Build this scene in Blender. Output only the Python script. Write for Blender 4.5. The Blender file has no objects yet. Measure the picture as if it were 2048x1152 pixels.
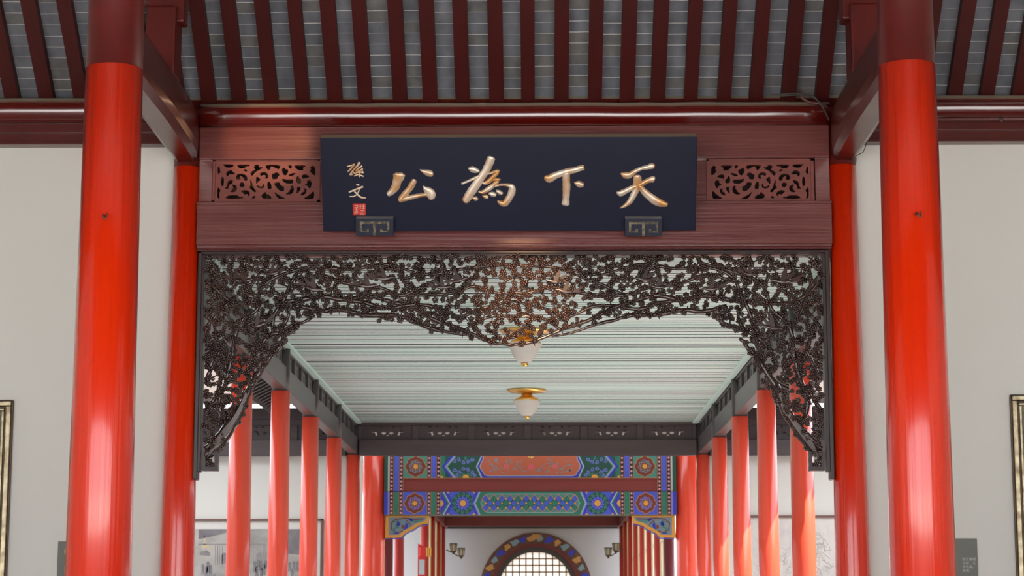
import bpy, bmesh, math, random
from mathutils import Vector, Matrix

R = math.radians
random.seed(7)
scene = bpy.context.scene
col = scene.collection

# ------------------------------------------------------------------ camera
F_PX, PX_W, PX_H = 4050.0, 2048.0, 1152.0
PITCH = math.atan(662 / F_PX)
YAW = math.atan(56 * math.cos(PITCH) / F_PX)
CAM = Vector((0.187, 0.0, 1.6))
cd = bpy.data.cameras.new('camera')
cd.sensor_width = 36.0
cd.lens = F_PX * 36.0 / PX_W
cd.clip_start, cd.clip_end = 0.1, 400
cd.dof.use_dof = True
cd.dof.focus_distance = 14.2
cd.dof.aperture_fstop = 5.6
cam = bpy.data.objects.new('camera', cd)
cam.location = CAM
cam.rotation_euler = (R(90) + PITCH, 0, YAW)
col.objects.link(cam)
scene.camera = cam

# ------------------------------------------------------------------ sky, sun, exposure
SKY_STRENGTH = 3.2
SUN_STRENGTH = 15.0
world = bpy.data.worlds.new('sky')
scene.world = world
world.use_nodes = True
bg = world.node_tree.nodes['Background']
bg.inputs['Color'].default_value = (0.90, 0.935, 1.0, 1)
bg.inputs['Strength'].default_value = SKY_STRENGTH
sd = bpy.data.lights.new('sun', 'SUN')
sd.energy = SUN_STRENGTH
sd.angle = R(0.6)
sd.color = (1.0, 0.94, 0.84)
sun = bpy.data.objects.new('sun', sd)
sun.rotation_euler = Vector((-0.47, 0.03, -0.86)).to_track_quat('-Z', 'Y').to_euler()
sun.location = (12, 15, 20)
col.objects.link(sun)
# added warm spots without fixtures, for the glow on left beam and carved screen
def spot(name, loc, aim, power, size, colour, blend=0.6):
    d = bpy.data.lights.new(name, 'SPOT')
    d.energy = power; d.spot_size = R(size); d.spot_blend = blend
    d.color = colour; d.shadow_soft_size = 0.05
    o = bpy.data.objects.new(name, d)
    o.location = loc
    o.rotation_euler = (Vector(aim) - Vector(loc)).to_track_quat('-Z', 'Y').to_euler()
    col.objects.link(o)
spot('warm_glow_spot', (-0.4, 9.6, 5.5), (0.12, 14.0, 3.74), 1000, 11.5, (1.0, 0.62, 0.33), 0.9)
spot('warm_glow_spot', (-1.0, 10.2, 5.3), (-1.72, 13.9, 4.93), 260, 10.5, (1.0, 0.58, 0.30), 0.5)

scene.view_settings.view_transform = 'Standard'
scene.view_settings.look = 'None'
scene.view_settings.gamma = 1.0
scene.view_settings.use_curve_mapping = False
scene.view_settings.exposure = 0.5
scene.cycles.max_bounces = 10
scene.cycles.diffuse_bounces = 6

# ------------------------------------------------------------------ helpers
_cp, _sp, _cy, _sy = math.cos(PITCH), math.sin(PITCH), math.cos(YAW), math.sin(YAW)
CF = Vector((-_sy * _cp, _cy * _cp, _sp))
CR = Vector((_cy, _sy, 0))
CU = CR.cross(CF)
def P(px, py, y):
    """world point seen at a photograph pixel on the plane at depth y"""
    d = CF + CR * ((px - 1024) / F_PX) + CU * ((576 - py) / F_PX)
    return CAM + d * (y / d.y)

def s2l(c):
    return tuple((v / 255 / 12.92) if v / 255 <= 0.04045 else ((v / 255 + 0.055) / 1.055) ** 2.4 for v in c)

def mat(name, rgb, rough=0.5, metal=0.0, coat=0.0, noise=None, bump=None, rgb2=None, dust=None, trans=None, spec=0.5):
    """rgb in sRGB 0-255; noise=(scale xyz, detail, low, high) mixes rgb and rgb2; bump=(scale xyz, strength); dust=(rgb, start)"""
    m = bpy.data.materials.new(name)
    m.use_nodes = True
    nt = m.node_tree
    b = nt.nodes['Principled BSDF']
    c = s2l(rgb)
    b.inputs['Base Color'].default_value = (*c, 1)
    b.inputs['Roughness'].default_value = rough
    b.inputs['Metallic'].default_value = metal
    b.inputs['Coat Weight'].default_value = coat
    b.inputs['Coat Roughness'].default_value = 0.12
    b.inputs['Specular IOR Level'].default_value = spec
    if trans is not None:
        b.inputs['Transmission Weight'].default_value = trans
    geo = nt.nodes.new('ShaderNodeNewGeometry')
    cur = None
    if noise:
        sc, det, lo, hi = noise
        mp = nt.nodes.new('ShaderNodeMapping'); mp.inputs['Scale'].default_value = sc
        nt.links.new(geo.outputs['Position'], mp.inputs['Vector'])
        n = nt.nodes.new('ShaderNodeTexNoise'); n.inputs['Scale'].default_value = 1.0; n.inputs['Detail'].default_value = det
        nt.links.new(mp.outputs[0], n.inputs['Vector'])
        rp = nt.nodes.new('ShaderNodeValToRGB')
        rp.color_ramp.elements[0].position = lo; rp.color_ramp.elements[1].position = hi
        rp.color_ramp.elements[0].color = (*c, 1)
        rp.color_ramp.elements[1].color = (*s2l(rgb2), 1)
        nt.links.new(n.outputs['Fac'], rp.inputs['Fac'])
        cur = rp.outputs['Color']
    if dust:
        sx = nt.nodes.new('ShaderNodeSeparateXYZ'); nt.links.new(geo.outputs['Normal'], sx.inputs[0])
        mr = nt.nodes.new('ShaderNodeMapRange')
        mr.inputs['From Min'].default_value = dust[1]; mr.inputs['From Max'].default_value = dust[1] + 0.25
        nt.links.new(sx.outputs['Z'], mr.inputs['Value'])
        mx = nt.nodes.new('ShaderNodeMix'); mx.data_type = 'RGBA'
        nt.links.new(mr.outputs[0], mx.inputs['Factor'])
        if cur: nt.links.new(cur, mx.inputs['A'])
        else: mx.inputs['A'].default_value = (*c, 1)
        mx.inputs['B'].default_value = (*s2l(dust[0]), 1)
        cur = mx.outputs['Result']
        rr = nt.nodes.new('ShaderNodeMapRange')
        rr.inputs['To Min'].default_value = rough; rr.inputs['To Max'].default_value = 0.85
        nt.links.new(mr.outputs[0], rr.inputs['Value']); nt.links.new(rr.outputs[0], b.inputs['Roughness'])
    if cur: nt.links.new(cur, b.inputs['Base Color'])
    if bump:
        sc, st = bump
        mp = nt.nodes.new('ShaderNodeMapping'); mp.inputs['Scale'].default_value = sc
        nt.links.new(geo.outputs['Position'], mp.inputs['Vector'])
        n = nt.nodes.new('ShaderNodeTexNoise'); n.inputs['Scale'].default_value = 1.0; n.inputs['Detail'].default_value = 4
        nt.links.new(mp.outputs[0], n.inputs['Vector'])
        bp = nt.nodes.new('ShaderNodeBump'); bp.inputs['Strength'].default_value = st; bp.inputs['Distance'].default_value = 0.02
        nt.links.new(n.outputs['Fac'], bp.inputs['Height']); nt.links.new(bp.outputs[0], b.inputs['Normal'])
    return m

def translucent(name, rgb, back):
    m = bpy.data.materials.new(name); m.use_nodes = True
    nt = m.node_tree; b = nt.nodes['Principled BSDF']
    b.inputs['Base Color'].default_value = (*s2l(rgb), 1); b.inputs['Roughness'].default_value = 0.6
    t = nt.nodes.new('ShaderNodeBsdfTranslucent'); t.inputs['Color'].default_value = (*s2l(rgb), 1)
    mx = nt.nodes.new('ShaderNodeMixShader'); mx.inputs[0].default_value = back
    nt.links.new(b.outputs[0], mx.inputs[1]); nt.links.new(t.outputs[0], mx.inputs[2])
    nt.links.new(mx.outputs[0], nt.nodes['Material Output'].inputs['Surface'])
    return m

M = {}
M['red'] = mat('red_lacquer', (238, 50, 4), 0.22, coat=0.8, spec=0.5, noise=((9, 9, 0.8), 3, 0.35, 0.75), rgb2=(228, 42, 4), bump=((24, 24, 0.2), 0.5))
M['red2'] = mat('red_lacquer_corridor', (247, 88, 64), 0.26, coat=0.3, noise=((9, 9, 0.8), 3, 0.35, 0.75), rgb2=(240, 76, 52), bump=((30, 30, 0.4), 0.12))  # base lightened: bleaching from flare put into the red
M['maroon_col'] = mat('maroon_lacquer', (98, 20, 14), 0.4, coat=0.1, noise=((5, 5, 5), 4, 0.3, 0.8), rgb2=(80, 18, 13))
M['rafter'] = mat('rafter_red', (72, 7, 3), 0.55, noise=((6, 2, 2), 4, 0.3, 0.8), rgb2=(62, 7, 3))
M['purlin'] = mat('purlin_lacquer', (96, 18, 12), 0.2, coat=1.0, spec=0.9, bump=((1.2, 8, 8), 0.10), dust=((150, 136, 112), 0.42))
M['beam'] = mat('maroon_beam', (122, 66, 60), 0.3, coat=0.6, noise=((1.2, 6, 22), 5, 0.35, 0.75), rgb2=(104, 44, 41), bump=((2, 10, 50), 0.12), dust=((150, 134, 122), 0.6))
M['tie'] = mat('tie_beam_wood', (92, 28, 22), 0.3, coat=0.3, noise=((4, 1.2, 4), 4, 0.3, 0.8), rgb2=(74, 26, 22), dust=((132, 120, 104), 0.35), bump=((8, 1, 8), 0.08))
M['fret'] = mat('fretwork_wood', (136, 66, 56), 0.5, noise=((3, 3, 18), 4, 0.35, 0.75), rgb2=(114, 58, 50))
M['brick'] = mat('grey_brick', (120, 122, 128), 0.85, noise=((7, 5, 5), 6, 0.3, 0.72), rgb2=(90, 92, 97), bump=((60, 60, 60), 0.15))
M['brick_b'] = mat('grey_brick_stained', (118, 116, 112), 0.85, noise=((9, 7, 7), 6, 0.3, 0.7), rgb2=(96, 96, 98), bump=((60, 60, 60), 0.15))
M['mortar'] = mat('white_mortar', (240, 238, 232), 0.9)
M['wall'] = mat('white_plaster', (226, 224, 216), 0.85, noise=((0.5, 0.5, 0.5), 3, 0.35, 0.8), rgb2=(220, 218, 209), bump=((3, 3, 3), 0.02))
M['dimwall'] = mat('dimmed_plaster', (178, 176, 180), 0.85)  # white plaster greyed: the end wall's dimness is in the colour
M['floor'] = mat('grey_stone', (172, 168, 164), 0.35, noise=((1.2, 1.2, 1), 4, 0.3, 0.8), rgb2=(154, 150, 146))
M['paving'] = mat('court_paving', (136, 135, 138), 0.8, noise=((0.8, 0.8, 1), 4, 0.3, 0.8), rgb2=(120, 119, 122))
M['forecourt'] = mat('forecourt_stone', (218, 216, 214), 0.8, noise=((0.8, 0.8, 1), 4, 0.3, 0.8), rgb2=(204, 202, 200))
M['navy'] = mat('navy_lacquer', (15, 20, 46), 0.42, spec=0.35, noise=((1.2, 4, 3), 3, 0.3, 0.8), rgb2=(11, 17, 42), dust=((168, 150, 124), 0.6))
M['navy2'] = mat('navy_bracket', (34, 40, 58), 0.4, dust=((150, 148, 146), 0.6))
M['gilt'] = mat('gilt_stroke', (240, 222, 200), 0.36, metal=0.45, noise=((9, 9, 9), 3, 0.42, 0.66), rgb2=(214, 158, 98))
M['seal'] = mat('seal_red', (212, 44, 40), 0.5)
M['seal_ink'] = mat('seal_pale', (224, 190, 160), 0.5)
M['dull_gilt'] = mat('dull_gilt', (84, 80, 74), 0.4, metal=0.3, noise=((40, 40, 40), 3, 0.45, 0.6), rgb2=(150, 136, 108))
M['carve'] = mat('carved_wood', (76, 49, 38), 0.26, noise=((3, 9, 3), 4, 0.3, 0.75), rgb2=(48, 33, 29), coat=0.5, spec=0.6)
M['carve_frame'] = mat('carved_frame', (52, 34, 31), 0.4, coat=0.1)
M['mint'] = mat('mint_paint', (216, 238, 233), 0.6, noise=((0.25, 2.6, 1), 5, 0.3, 0.75), rgb2=(200, 230, 223))
M['mint_b'] = mat('mint_paint_faded', (234, 240, 241), 0.6, noise=((0.25, 2.6, 1), 5, 0.3, 0.75), rgb2=(214, 232, 228))
M['dark'] = mat('dark_gap_shade', (34, 40, 38), 0.9)
M['greywood'] = mat('grey_stained_wood', (96, 92, 92), 0.42, noise=((4, 0.7, 4), 4, 0.3, 0.8), rgb2=(82, 78, 78), coat=0.1)
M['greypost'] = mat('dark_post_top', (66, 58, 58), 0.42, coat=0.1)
M['frieze'] = mat('frieze_wood', (80, 68, 68), 0.45, noise=((1.5, 5, 12), 4, 0.3, 0.8), rgb2=(70, 58, 59))
M['brass'] = mat('brass', (244, 200, 116), 0.3, metal=0.9)
M['opal'] = translucent('opal_glass', (240, 238, 234), 0.35)
M['silvergilt'] = mat('champagne_gilt', (186, 172, 140), 0.32, metal=0.75, noise=((14, 14, 14), 4, 0.4, 0.7), rgb2=(120, 104, 78))
M['dark_bronze'] = mat('dark_bronze', (92, 76, 60), 0.45, metal=0.4)
M['canvas_a'] = mat('oil_canvas_green', (88, 92, 74), 0.5, noise=((4, 4, 4), 5, 0.35, 0.7), rgb2=(168, 160, 128))
M['placard'] = mat('placard_grey', (112, 112, 104), 0.55)
M['placard_text'] = mat('placard_text', (196, 202, 196), 0.6)
M['placard_gold'] = mat('placard_gold_text', (190, 160, 84), 0.5)
M['conduit'] = mat('painted_conduit', (104, 62, 58), 0.35)
M['cable'] = mat('cable_grey', (72, 70, 66), 0.6)
M['iron'] = mat('hook_iron', (96, 76, 66), 0.45, metal=0.5)
M['pbrown'] = mat('picture_wood', (116, 82, 72), 0.45)
M['paper'] = mat('paper_mount', (224, 220, 212), 0.8)
M['ink_a'] = mat('ink_wash', (196, 190, 182), 0.8, noise=((2.2, 2, 3.5), 6, 0.35, 0.68), rgb2=(150, 147, 142))
M['ink_mid'] = mat('ink_mid', (156, 152, 150), 0.8, noise=((6, 6, 9), 6, 0.3, 0.7), rgb2=(128, 124, 124))
M['ink_dark'] = mat('ink_dark', (118, 114, 118), 0.8, noise=((5, 5, 5), 6, 0.3, 0.7), rgb2=(140, 138, 138))
M['ink_pink'] = mat('ink_pink', (184, 166, 158), 0.8)
M['ink_yellow'] = mat('ink_yellow', (206, 190, 150), 0.8)
M['paper2'] = mat('sketch_paper', (222, 216, 210), 0.8, noise=((9, 9, 5), 7, 0.45, 0.7), rgb2=(206, 202, 198))
M['sketch'] = mat('sketch_line', (186, 182, 178), 0.8)
# painted gate colours
for k, c in dict(g_blue=(72, 92, 208), g_cobalt=(52, 62, 190), g_sky=(124, 136, 222), g_green=(40, 122, 100), g_teal=(72, 146, 132), g_dkgreen=(30, 82, 70),
                 g_pale=(176, 192, 196), g_gold=(230, 168, 72), g_ochre=(190, 140, 84), g_black=(58, 36, 42), g_bead=(220, 164, 176),
                 g_brown=(122, 56, 44), g_terra=(190, 102, 72), g_red=(132, 52, 46), g_pink=(226, 104, 112), g_slate=(122, 150, 164), g_white=(212, 206, 200)).items():
    M[k] = mat('paint_' + k[2:], c, 0.55)
M['rim'] = mat('rim_brown', (84, 50, 48), 0.5, noise=((14, 14, 14), 4, 0.4, 0.6), rgb2=(104, 70, 50))
M['innerred'] = mat('passage_red', (182, 44, 40), 0.35, coat=0.2)
M['innermar'] = mat('passage_maroon', (108, 34, 40), 0.45)
M['cream'] = translucent('cream_pane', (250, 240, 220), 0.42)
M['creamframe'] = mat('cream_frame', (226, 206, 172), 0.6)
M['moonpane'] = translucent('paper_pane', (246, 240, 234), 0.6)
M['lattice'] = mat('lattice_ochre', (140, 112, 70), 0.5)
M['sign_red'] = mat('sign_red', (206, 40, 38), 0.45)
M['roof'] = mat('roof_deck', (70, 60, 56), 0.9)
M['sconce_glass'] = mat('lantern_glass', (206, 208, 200), 0.2, spec=0.6)

class MB:
    def __init__(s): s.v = []; s.f = []; s.sm = []
    def add(s, vs, fs, smooth=False):
        o = len(s.v); s.v += [tuple(v) for v in vs]
        for f in fs: s.f.append(tuple(i + o for i in f)); s.sm.append(smooth)
        return s
    def box(s, x0, x1, y0, y1, z0, z1):
        vs = [(x0, y0, z0), (x1, y0, z0), (x1, y1, z0), (x0, y1, z0), (x0, y0, z1), (x1, y0, z1), (x1, y1, z1), (x0, y1, z1)]
        return s.add(vs, [(0, 3, 2, 1), (4, 5, 6, 7), (0, 1, 5, 4), (1, 2, 6, 5), (2, 3, 7, 6), (3, 0, 4, 7)])
    def obox(s, mtx, hx, hy, hz):
        vs = [mtx @ Vector((a * hx, b * hy, c * hz)) for a, b, c in ((-1, -1, -1), (1, -1, -1), (1, 1, -1), (-1, 1, -1), (-1, -1, 1), (1, -1, 1), (1, 1, 1), (-1, 1, 1))]
        return s.add(vs, [(0, 3, 2, 1), (4, 5, 6, 7), (0, 1, 5, 4), (1, 2, 6, 5), (2, 3, 7, 6), (3, 0, 4, 7)])
    def lathe(s, prof, cx, cy, n=32, caps=True):
        """prof: list of (radius, z), bottom to top"""
        o = []
        for r, z in prof:
            for i in range(n):
                a = 2 * math.pi * i / n
                o.append((cx + r * math.cos(a), cy + r * math.sin(a), z))
        fs = []
        for k in range(len(prof) - 1):
            for i in range(n):
                j = (i + 1) % n
                fs.append((k * n + i, k * n + j, (k + 1) * n + j, (k + 1) * n + i))
        s.add(o, fs, True)
        if caps:
            b = len(s.v) - len(o)
            s.f.append(tuple(b + i for i in reversed(range(n)))); s.sm.append(False)
            t = b + (len(prof) - 1) * n
            s.f.append(tuple(t + i for i in range(n))); s.sm.append(False)
        return s
    def tube(s, pts, rad, n=8):
        pts = [Vector(p) for p in pts]
        if not isinstance(rad, (list, tuple)): rad = [rad] * len(pts)
        vs = []
        up = Vector((0, -1, 0.013))
        for k, p in enumerate(pts):
            d = (pts[min(k + 1, len(pts) - 1)] - pts[max(k - 1, 0)])
            if d.length < 1e-9: d = Vector((1, 0, 0))
            d.normalize()
            u = up - d * up.dot(d)
            if u.length < 1e-3: u = Vector((0.01, 0, 1)) - d * d.z
            u.normalize(); w = d.cross(u)
            for i in range(n):
                a = 2 * math.pi * i / n
                vs.append(p + (u * math.cos(a) + w * math.sin(a)) * rad[k])
        fs = []
        for k in range(len(pts) - 1):
            for i in range(n):
                j = (i + 1) % n
                fs.append((k * n + i, k * n + j, (k + 1) * n + j, (k + 1) * n + i))
        s.add(vs, fs, True)
        b = len(s.v) - len(vs)
        s.f.append(tuple(b + i for i in reversed(range(n)))); s.sm.append(False)
        s.f.append(tuple(len(s.v) - n + i for i in range(n))); s.sm.append(False)
        return s
    def prism(s, pts, y0, y1):
        """pts: list of (x,z) polygon, extruded from y0 (front) to y1"""
        n = len(pts)
        a = sum(pts[i][0] * pts[(i + 1) % n][1] - pts[(i + 1) % n][0] * pts[i][1] for i in range(n))
        if a < 0: pts = list(reversed(pts))
        vs = [(x, y0, z) for x, z in pts] + [(x, y1, z) for x, z in pts]
        fs = [tuple(range(n)), tuple(range(2 * n - 1, n - 1, -1))]
        for i in range(n):
            j = (i + 1) % n
            fs.append((j, i, n + i, n + j))
        return s.add(vs, fs)
    def mesh(s, name):
        me = bpy.data.meshes.new(name)
        me.from_pydata(s.v, [], s.f)
        me.polygons.foreach_set('use_smooth', s.sm)
        me.update()
        return me
    def build(s, name, m, parent=None, bevel=0.0, kind=None):
        o = bpy.data.objects.new(name, s.mesh(name))
        o.data.materials.append(M[m] if isinstance(m, str) else m)
        col.objects.link(o)
        if parent: adopt(o, parent)
        if bevel:
            b = o.modifiers.new('bevel', 'BEVEL'); b.width = bevel; b.segments = 2; b.limit_method = 'ANGLE'; b.angle_limit = R(50)
        if kind: o['kind'] = kind
        return o

def world_of(o):
    w = Matrix.Translation(o.location)
    return w if o.parent is None else Matrix.Identity(4)
def adopt(o, parent):
    o.parent = parent
    if parent.parent is None and parent.type == 'EMPTY':
        o.matrix_parent_inverse = Matrix.Translation(parent.location).inverted()
def inst(name, me, loc, parent, rot=None, scale=None):
    o = bpy.data.objects.new(name, me)
    o.location = loc
    if rot is not None: o.rotation_euler = rot
    if scale is not None: o.scale = scale
    col.objects.link(o)
    if parent: adopt(o, parent)
    return o
def thing(name, label, cat, loc=(0, 0, 0), group=None):
    o = bpy.data.objects.new(name, None)
    o.empty_display_size = 0.2
    o.location = loc
    col.objects.link(o)
    return tag(o, label, cat, group)
def tag(o, label, cat=None, group=None):
    o['label'] = label
    if cat: o['category'] = cat
    if group: o['group'] = group
    return o
def struct(o, label=None):
    o['kind'] = 'structure'
    if label: o['label'] = label
    return o
def setting(name, label):
    """an Empty that parents the pieces of one part of the setting"""
    o = bpy.data.objects.new(name, None); col.objects.link(o)
    o['kind'] = 'structure'; o['label'] = label
    return o
def chaikin(p, it=1, closed=True):
    for _ in range(it):
        q = []
        n = len(p)
        for i in range(n if closed else n - 1):
            a, b = p[i], p[(i + 1) % n]
            q.append((a[0] * .75 + b[0] * .25, a[1] * .75 + b[1] * .25)); q.append((a[0] * .25 + b[0] * .75, a[1] * .25 + b[1] * .75))
        if not closed: q = [p[0]] + q + [p[-1]]
        p = q
    return p
def board_with_holes(name, outer, holes, y0, y1):
    """flat board in the XZ plane with cut-through holes; returns mesh"""
    cu = bpy.data.curves.new(name, 'CURVE'); cu.dimensions = '2D'; cu.fill_mode = 'BOTH'; cu.extrude = (y1 - y0) / 2
    for loop in [outer] + holes:
        sp = cu.splines.new('POLY'); sp.points.add(len(loop) - 1); sp.use_cyclic_u = True
        for k, (x, z) in enumerate(loop): sp.points[k].co = (x, z, 0, 1)
    o = bpy.data.objects.new(name, cu); col.objects.link(o)
    dg = bpy.context.evaluated_depsgraph_get()
    me = bpy.data.meshes.new_from_object(o.evaluated_get(dg))
    bpy.data.objects.remove(o); bpy.data.curves.remove(cu)
    me.transform(Matrix.Translation((0, (y0 + y1) / 2, 0)) @ Matrix.Rotation(R(90), 4, 'X'))
    me.name = name
    return me
def text_mesh(name, body, size, depth=0.001):
    cu = bpy.data.curves.new(name, 'FONT'); cu.body = body; cu.size = size; cu.extrude = depth; cu.space_line = 1.1
    o = bpy.data.objects.new(name, cu); col.objects.link(o)
    dg = bpy.context.evaluated_depsgraph_get()
    me = bpy.data.meshes.new_from_object(o.evaluated_get(dg))
    bpy.data.objects.remove(o); bpy.data.curves.remove(cu)
    me.transform(Matrix.Rotation(R(90), 4, 'X')); me.name = name
    return me
def obj(name, me, m, parent=None):
    o = bpy.data.objects.new(name, me)
    me.materials.clear(); me.materials.append(M[m])
    col.objects.link(o)
    if parent: adopt(o, parent)
    return o

# ------------------------------------------------------------------ the setting: floors, walls, roofs
XL, XR = -2.305, 2.33           # column lines of the hall and the corridor
D0, D1 = 11.5, 14.0             # front columns, door wall
CZ = 4.155                      # corridor ceiling
struct(MB().box(-7.2, 7.2, 2.0, 14.2, -0.1, 0.0).build('floor', 'floor'), 'grey stone floor of the hall')
struct(MB().box(-2.9, 2.9, 14.2, 46, -0.1, 0.0).build('floor', 'floor'), 'grey stone floor of the corridor')
struct(MB().box(-30, 30, 2.0, 60, -0.32, -0.16).build('floor', 'paving'), 'grey paved ground of the courts')
struct(MB().box(-30, 30, -30, 2.0, -0.32, -0.12).build('floor', 'forecourt'), 'pale stone forecourt in front of the hall')  # unseen ground, paled to bounce light into the hall
struct(MB().box(-7.2, XL, 14.05, 14.3, 0, 4.962).build('wall_left', 'wall'), 'white plaster wall left of the doorway')
struct(MB().box(XR, 7.2, 14.05, 14.3, 0, 4.962).build('wall_right', 'wall'), 'white plaster wall right of the doorway')
def gable(x0, x1):
    pr = [(2.6, 0), (14.3, 0), (14.3, 5.1), (8.5, 10.0), (2.6, 5.0)]
    vs = [(x0, a, b) for a, b in pr] + [(x1, a, b) for a, b in pr]
    return MB().add(vs, [tuple(range(4, -1, -1)), tuple(range(5, 10))] + [(i, (i + 1) % 5, 5 + (i + 1) % 5, 5 + i) for i in range(5)])
struct(gable(-7.45, -7.2).build('wall_left_end', 'wall'), 'white end wall of the hall, left')
struct(gable(7.2, 7.45).build('wall_right_end', 'wall'), 'white end wall of the hall, right')

fw = MB()  # unseen posts added to streak the reflections on the red columns
for fx in (-6.6, -4.9, -3.6, -2.35, -1.35, 1.6, 2.6, 3.9, 5.2, 6.7): fw.lathe([(0.12, 0), (0.11, 4.6)], fx, 2.9, 20)
fw.box(-7.2, 7.2, 2.8, 3.0, 4.7, 4.95)
struct(fw.build('streak_posts', 'maroon_col'), 'added posts and lintel breaking up the column reflections')
# hall roof: deck, mortar sheet, bricks, rafters
RS = 0.87                                   # slope
Z14 = P(1024, 200, 13.95).z + 0.02          # rafter underside at y = 13.95
def rz(y): return Z14 + (13.95 - y) * RS
ra = math.atan(RS)
roof = setting('ceiling', 'brick and rafter ceiling of the hall')
roof_front = 8.5
nrm = Vector((0, -math.sin(ra), -math.cos(ra)))   # pointing down out of the soffit
def slope_slab(x0, x1, ya, yb, off0, off1):
    """slab along the slope between depths ya (low) and yb, offset off0..off1 above the rafter underside"""
    vs = []
    for off in (off0, off1):
        for x, y in ((x0, ya), (x1, ya), (x1, yb), (x0, yb)):
            p = Vector((x, y, rz(y))) - nrm * off
            vs.append(p)
    return vs
B6 = [(0, 1, 2, 3), (7, 6, 5, 4), (4, 5, 1, 0), (5, 6, 2, 1), (6, 7, 3, 2), (7, 4, 0, 3)]
RH = 0.075                                   # rafter height
MB().add(slope_slab(-7.4, 7.4, 14.5, roof_front, RH + 0.032, RH + 0.16), B6).build('roof_deck', 'roof', roof)
MB().add(slope_slab(-7.2, 7.2, 14.02, roof_front, RH + 0.006, RH + 0.03), B6).build('mortar_bed', 'mortar', roof)
raf_px = [23, 92, 161, 228, 293, 355, 416, 476.5, 541.5, 605, 669, 729.5, 799.5, 860, 925, 993, 1056, 1123, 1190, 1254.5, 1316, 1382, 1449, 1513, 1578, 1645,
          1711, 1777, 1844, 1910.5, 1975, 2039]
raf_x = [P(px, 200, 13.95).x for px in raf_px]
step = 0.2245
allx = [raf_x[0] - step * k for k in range(16, 0, -1)] + raf_x + [raf_x[-1] + step * k for k in range(1, 17)]
vis0 = 16
rng = random.Random(3)
extra = MB()
for k, x in enumerate(allx):
    w = 0.049 + rng.uniform(-0.003, 0.003)
    vs = slope_slab(x - w, x + w, 14.08, roof_front, 0, RH)
    if vis0 - 1 <= k <= vis0 + len(raf_px):
        MB().add(vs, B6).build('rafter', 'rafter', roof)
    else: extra.add(vs, B6)
extra.build('rafters_beyond_frame', 'rafter', roof, kind='stuff')
# bricks: one row every 0.0905 along the slope, laid from rafter to rafter
pitch_b = 0.0905
ca, sa = math.cos(ra), math.sin(ra)
brick_me = MB().box(-0.5, 0.5, -0.5, 0.5, -0.5, 0.5).mesh('brick'); brick_me.materials.append(M['brick'])
brick_me2 = brick_me.copy(); brick_me2.materials.clear(); brick_me2.materials.append(M['brick_b'])
rest = MB(); nb = 0
for k in range(len(allx) - 1):
    xa, xb = allx[k], allx[k + 1]
    cxm, wid = (xa + xb) / 2, (xb - xa) - 0.004
    ofs = rng.uniform(-0.012, 0.012)
    wtilt = rng.uniform(-0.012, 0.012)
    for r in range(40):
        dist = -0.088 + ofs + (r + 0.5) * pitch_b
        y = 13.93 - dist * ca; z = rz(13.93) + dist * sa
        c = Vector((cxm, y, z)) - nrm * (RH + 0.012 + rng.uniform(-0.0015, 0.0015))
        px = raf_px[0] + (cxm - raf_x[0]) / step * 65.0
        near = vis0 - 1 <= k <= vis0 + len(raf_px) - 1 and r < 10 and not (175 < px - 20 < 262) and not (1768 < px < 1852)
        dims = (wid, pitch_b - 0.0055 - rng.uniform(0, 0.0015), 0.022)
        rot = (-ra, 0, wtilt + rng.uniform(-0.008, 0.008))
        if near and nb < 300:
            o = inst('brick', brick_me if rng.random() < 0.8 else brick_me2, c, roof, rot, dims); nb += 1
        else:
            mt = Matrix.Translation(c) @ Matrix.Rotation(-ra, 4, 'X')
            rest.obox(mt, dims[0] / 2, dims[1] / 2, dims[2] / 2)
MB().add(slope_slab(-7.2, 7.2, 14.06, 13.985, RH - 0.03, RH + 0.002), B6).build('eave_fillet', 'tie', roof)
rest.build('bricks_higher_up', 'brick', roof, kind='stuff')

zf = rz(8.5) + 0.12
vs = [(-7.4, 8.5, zf), (7.4, 8.5, zf), (7.4, 2.2, 4.95), (-7.4, 2.2, 4.95), (-7.4, 8.5, zf + 0.15), (7.4, 8.5, zf + 0.15), (7.4, 2.2, 5.1), (-7.4, 2.2, 5.1)]
MB().add(vs, [(0, 1, 2, 3), (7, 6, 5, 4), (0, 4, 5, 1), (1, 5, 6, 2), (2, 6, 7, 3), (3, 7, 4, 0)]).build('front_slope', 'roof', roof)
# boards closing the wall head behind the purlins
struct(MB().box(-7.2, 7.2, 14.075, 14.3, 4.962, 5.34).build('wall_rear_head', 'maroon_col'), 'dark boarding above the white walls')

# ------------------------------------------------------------------ columns of the hall
def column(name, label, x, y, prof_red, prof_top, mred, mtop, group, hook=None):
    t = thing(name, label, 'column', (x, y, 0), group)
    MB().lathe(prof_red, x, y, 48).build('shaft', mred, t)
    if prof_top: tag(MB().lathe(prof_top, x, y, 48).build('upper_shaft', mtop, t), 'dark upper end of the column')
    z0 = 0.0
    MB().lathe([(prof_red[0][0] * 1.5, 0.0), (prof_red[0][0] * 1.6, 0.06), (prof_red[0][0] * 1.35, 0.14), (prof_red[0][0] * 1.02, 0.15)], x, y, 32).build('stone_base', 'floor', t)
    if hook:
        hx, hy, hz = hook
        m = MB().tube([(hx, hy + 0.03, hz), (hx, hy - 0.03, hz), (hx + 0.004, hy - 0.045, hz - 0.012), (hx + 0.012, hy - 0.045, hz - 0.03), (hx + 0.02, hy - 0.04, hz - 0.018), (hx + 0.022, hy - 0.035, hz + 0.01)],
                      [0.006, 0.006, 0.007, 0.007, 0.005, 0.003], 8)
        m.build('hook', 'iron', t)
    return t
def rbig(z): return 0.197 - 0.0066 * z
zc = 4.783
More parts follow.
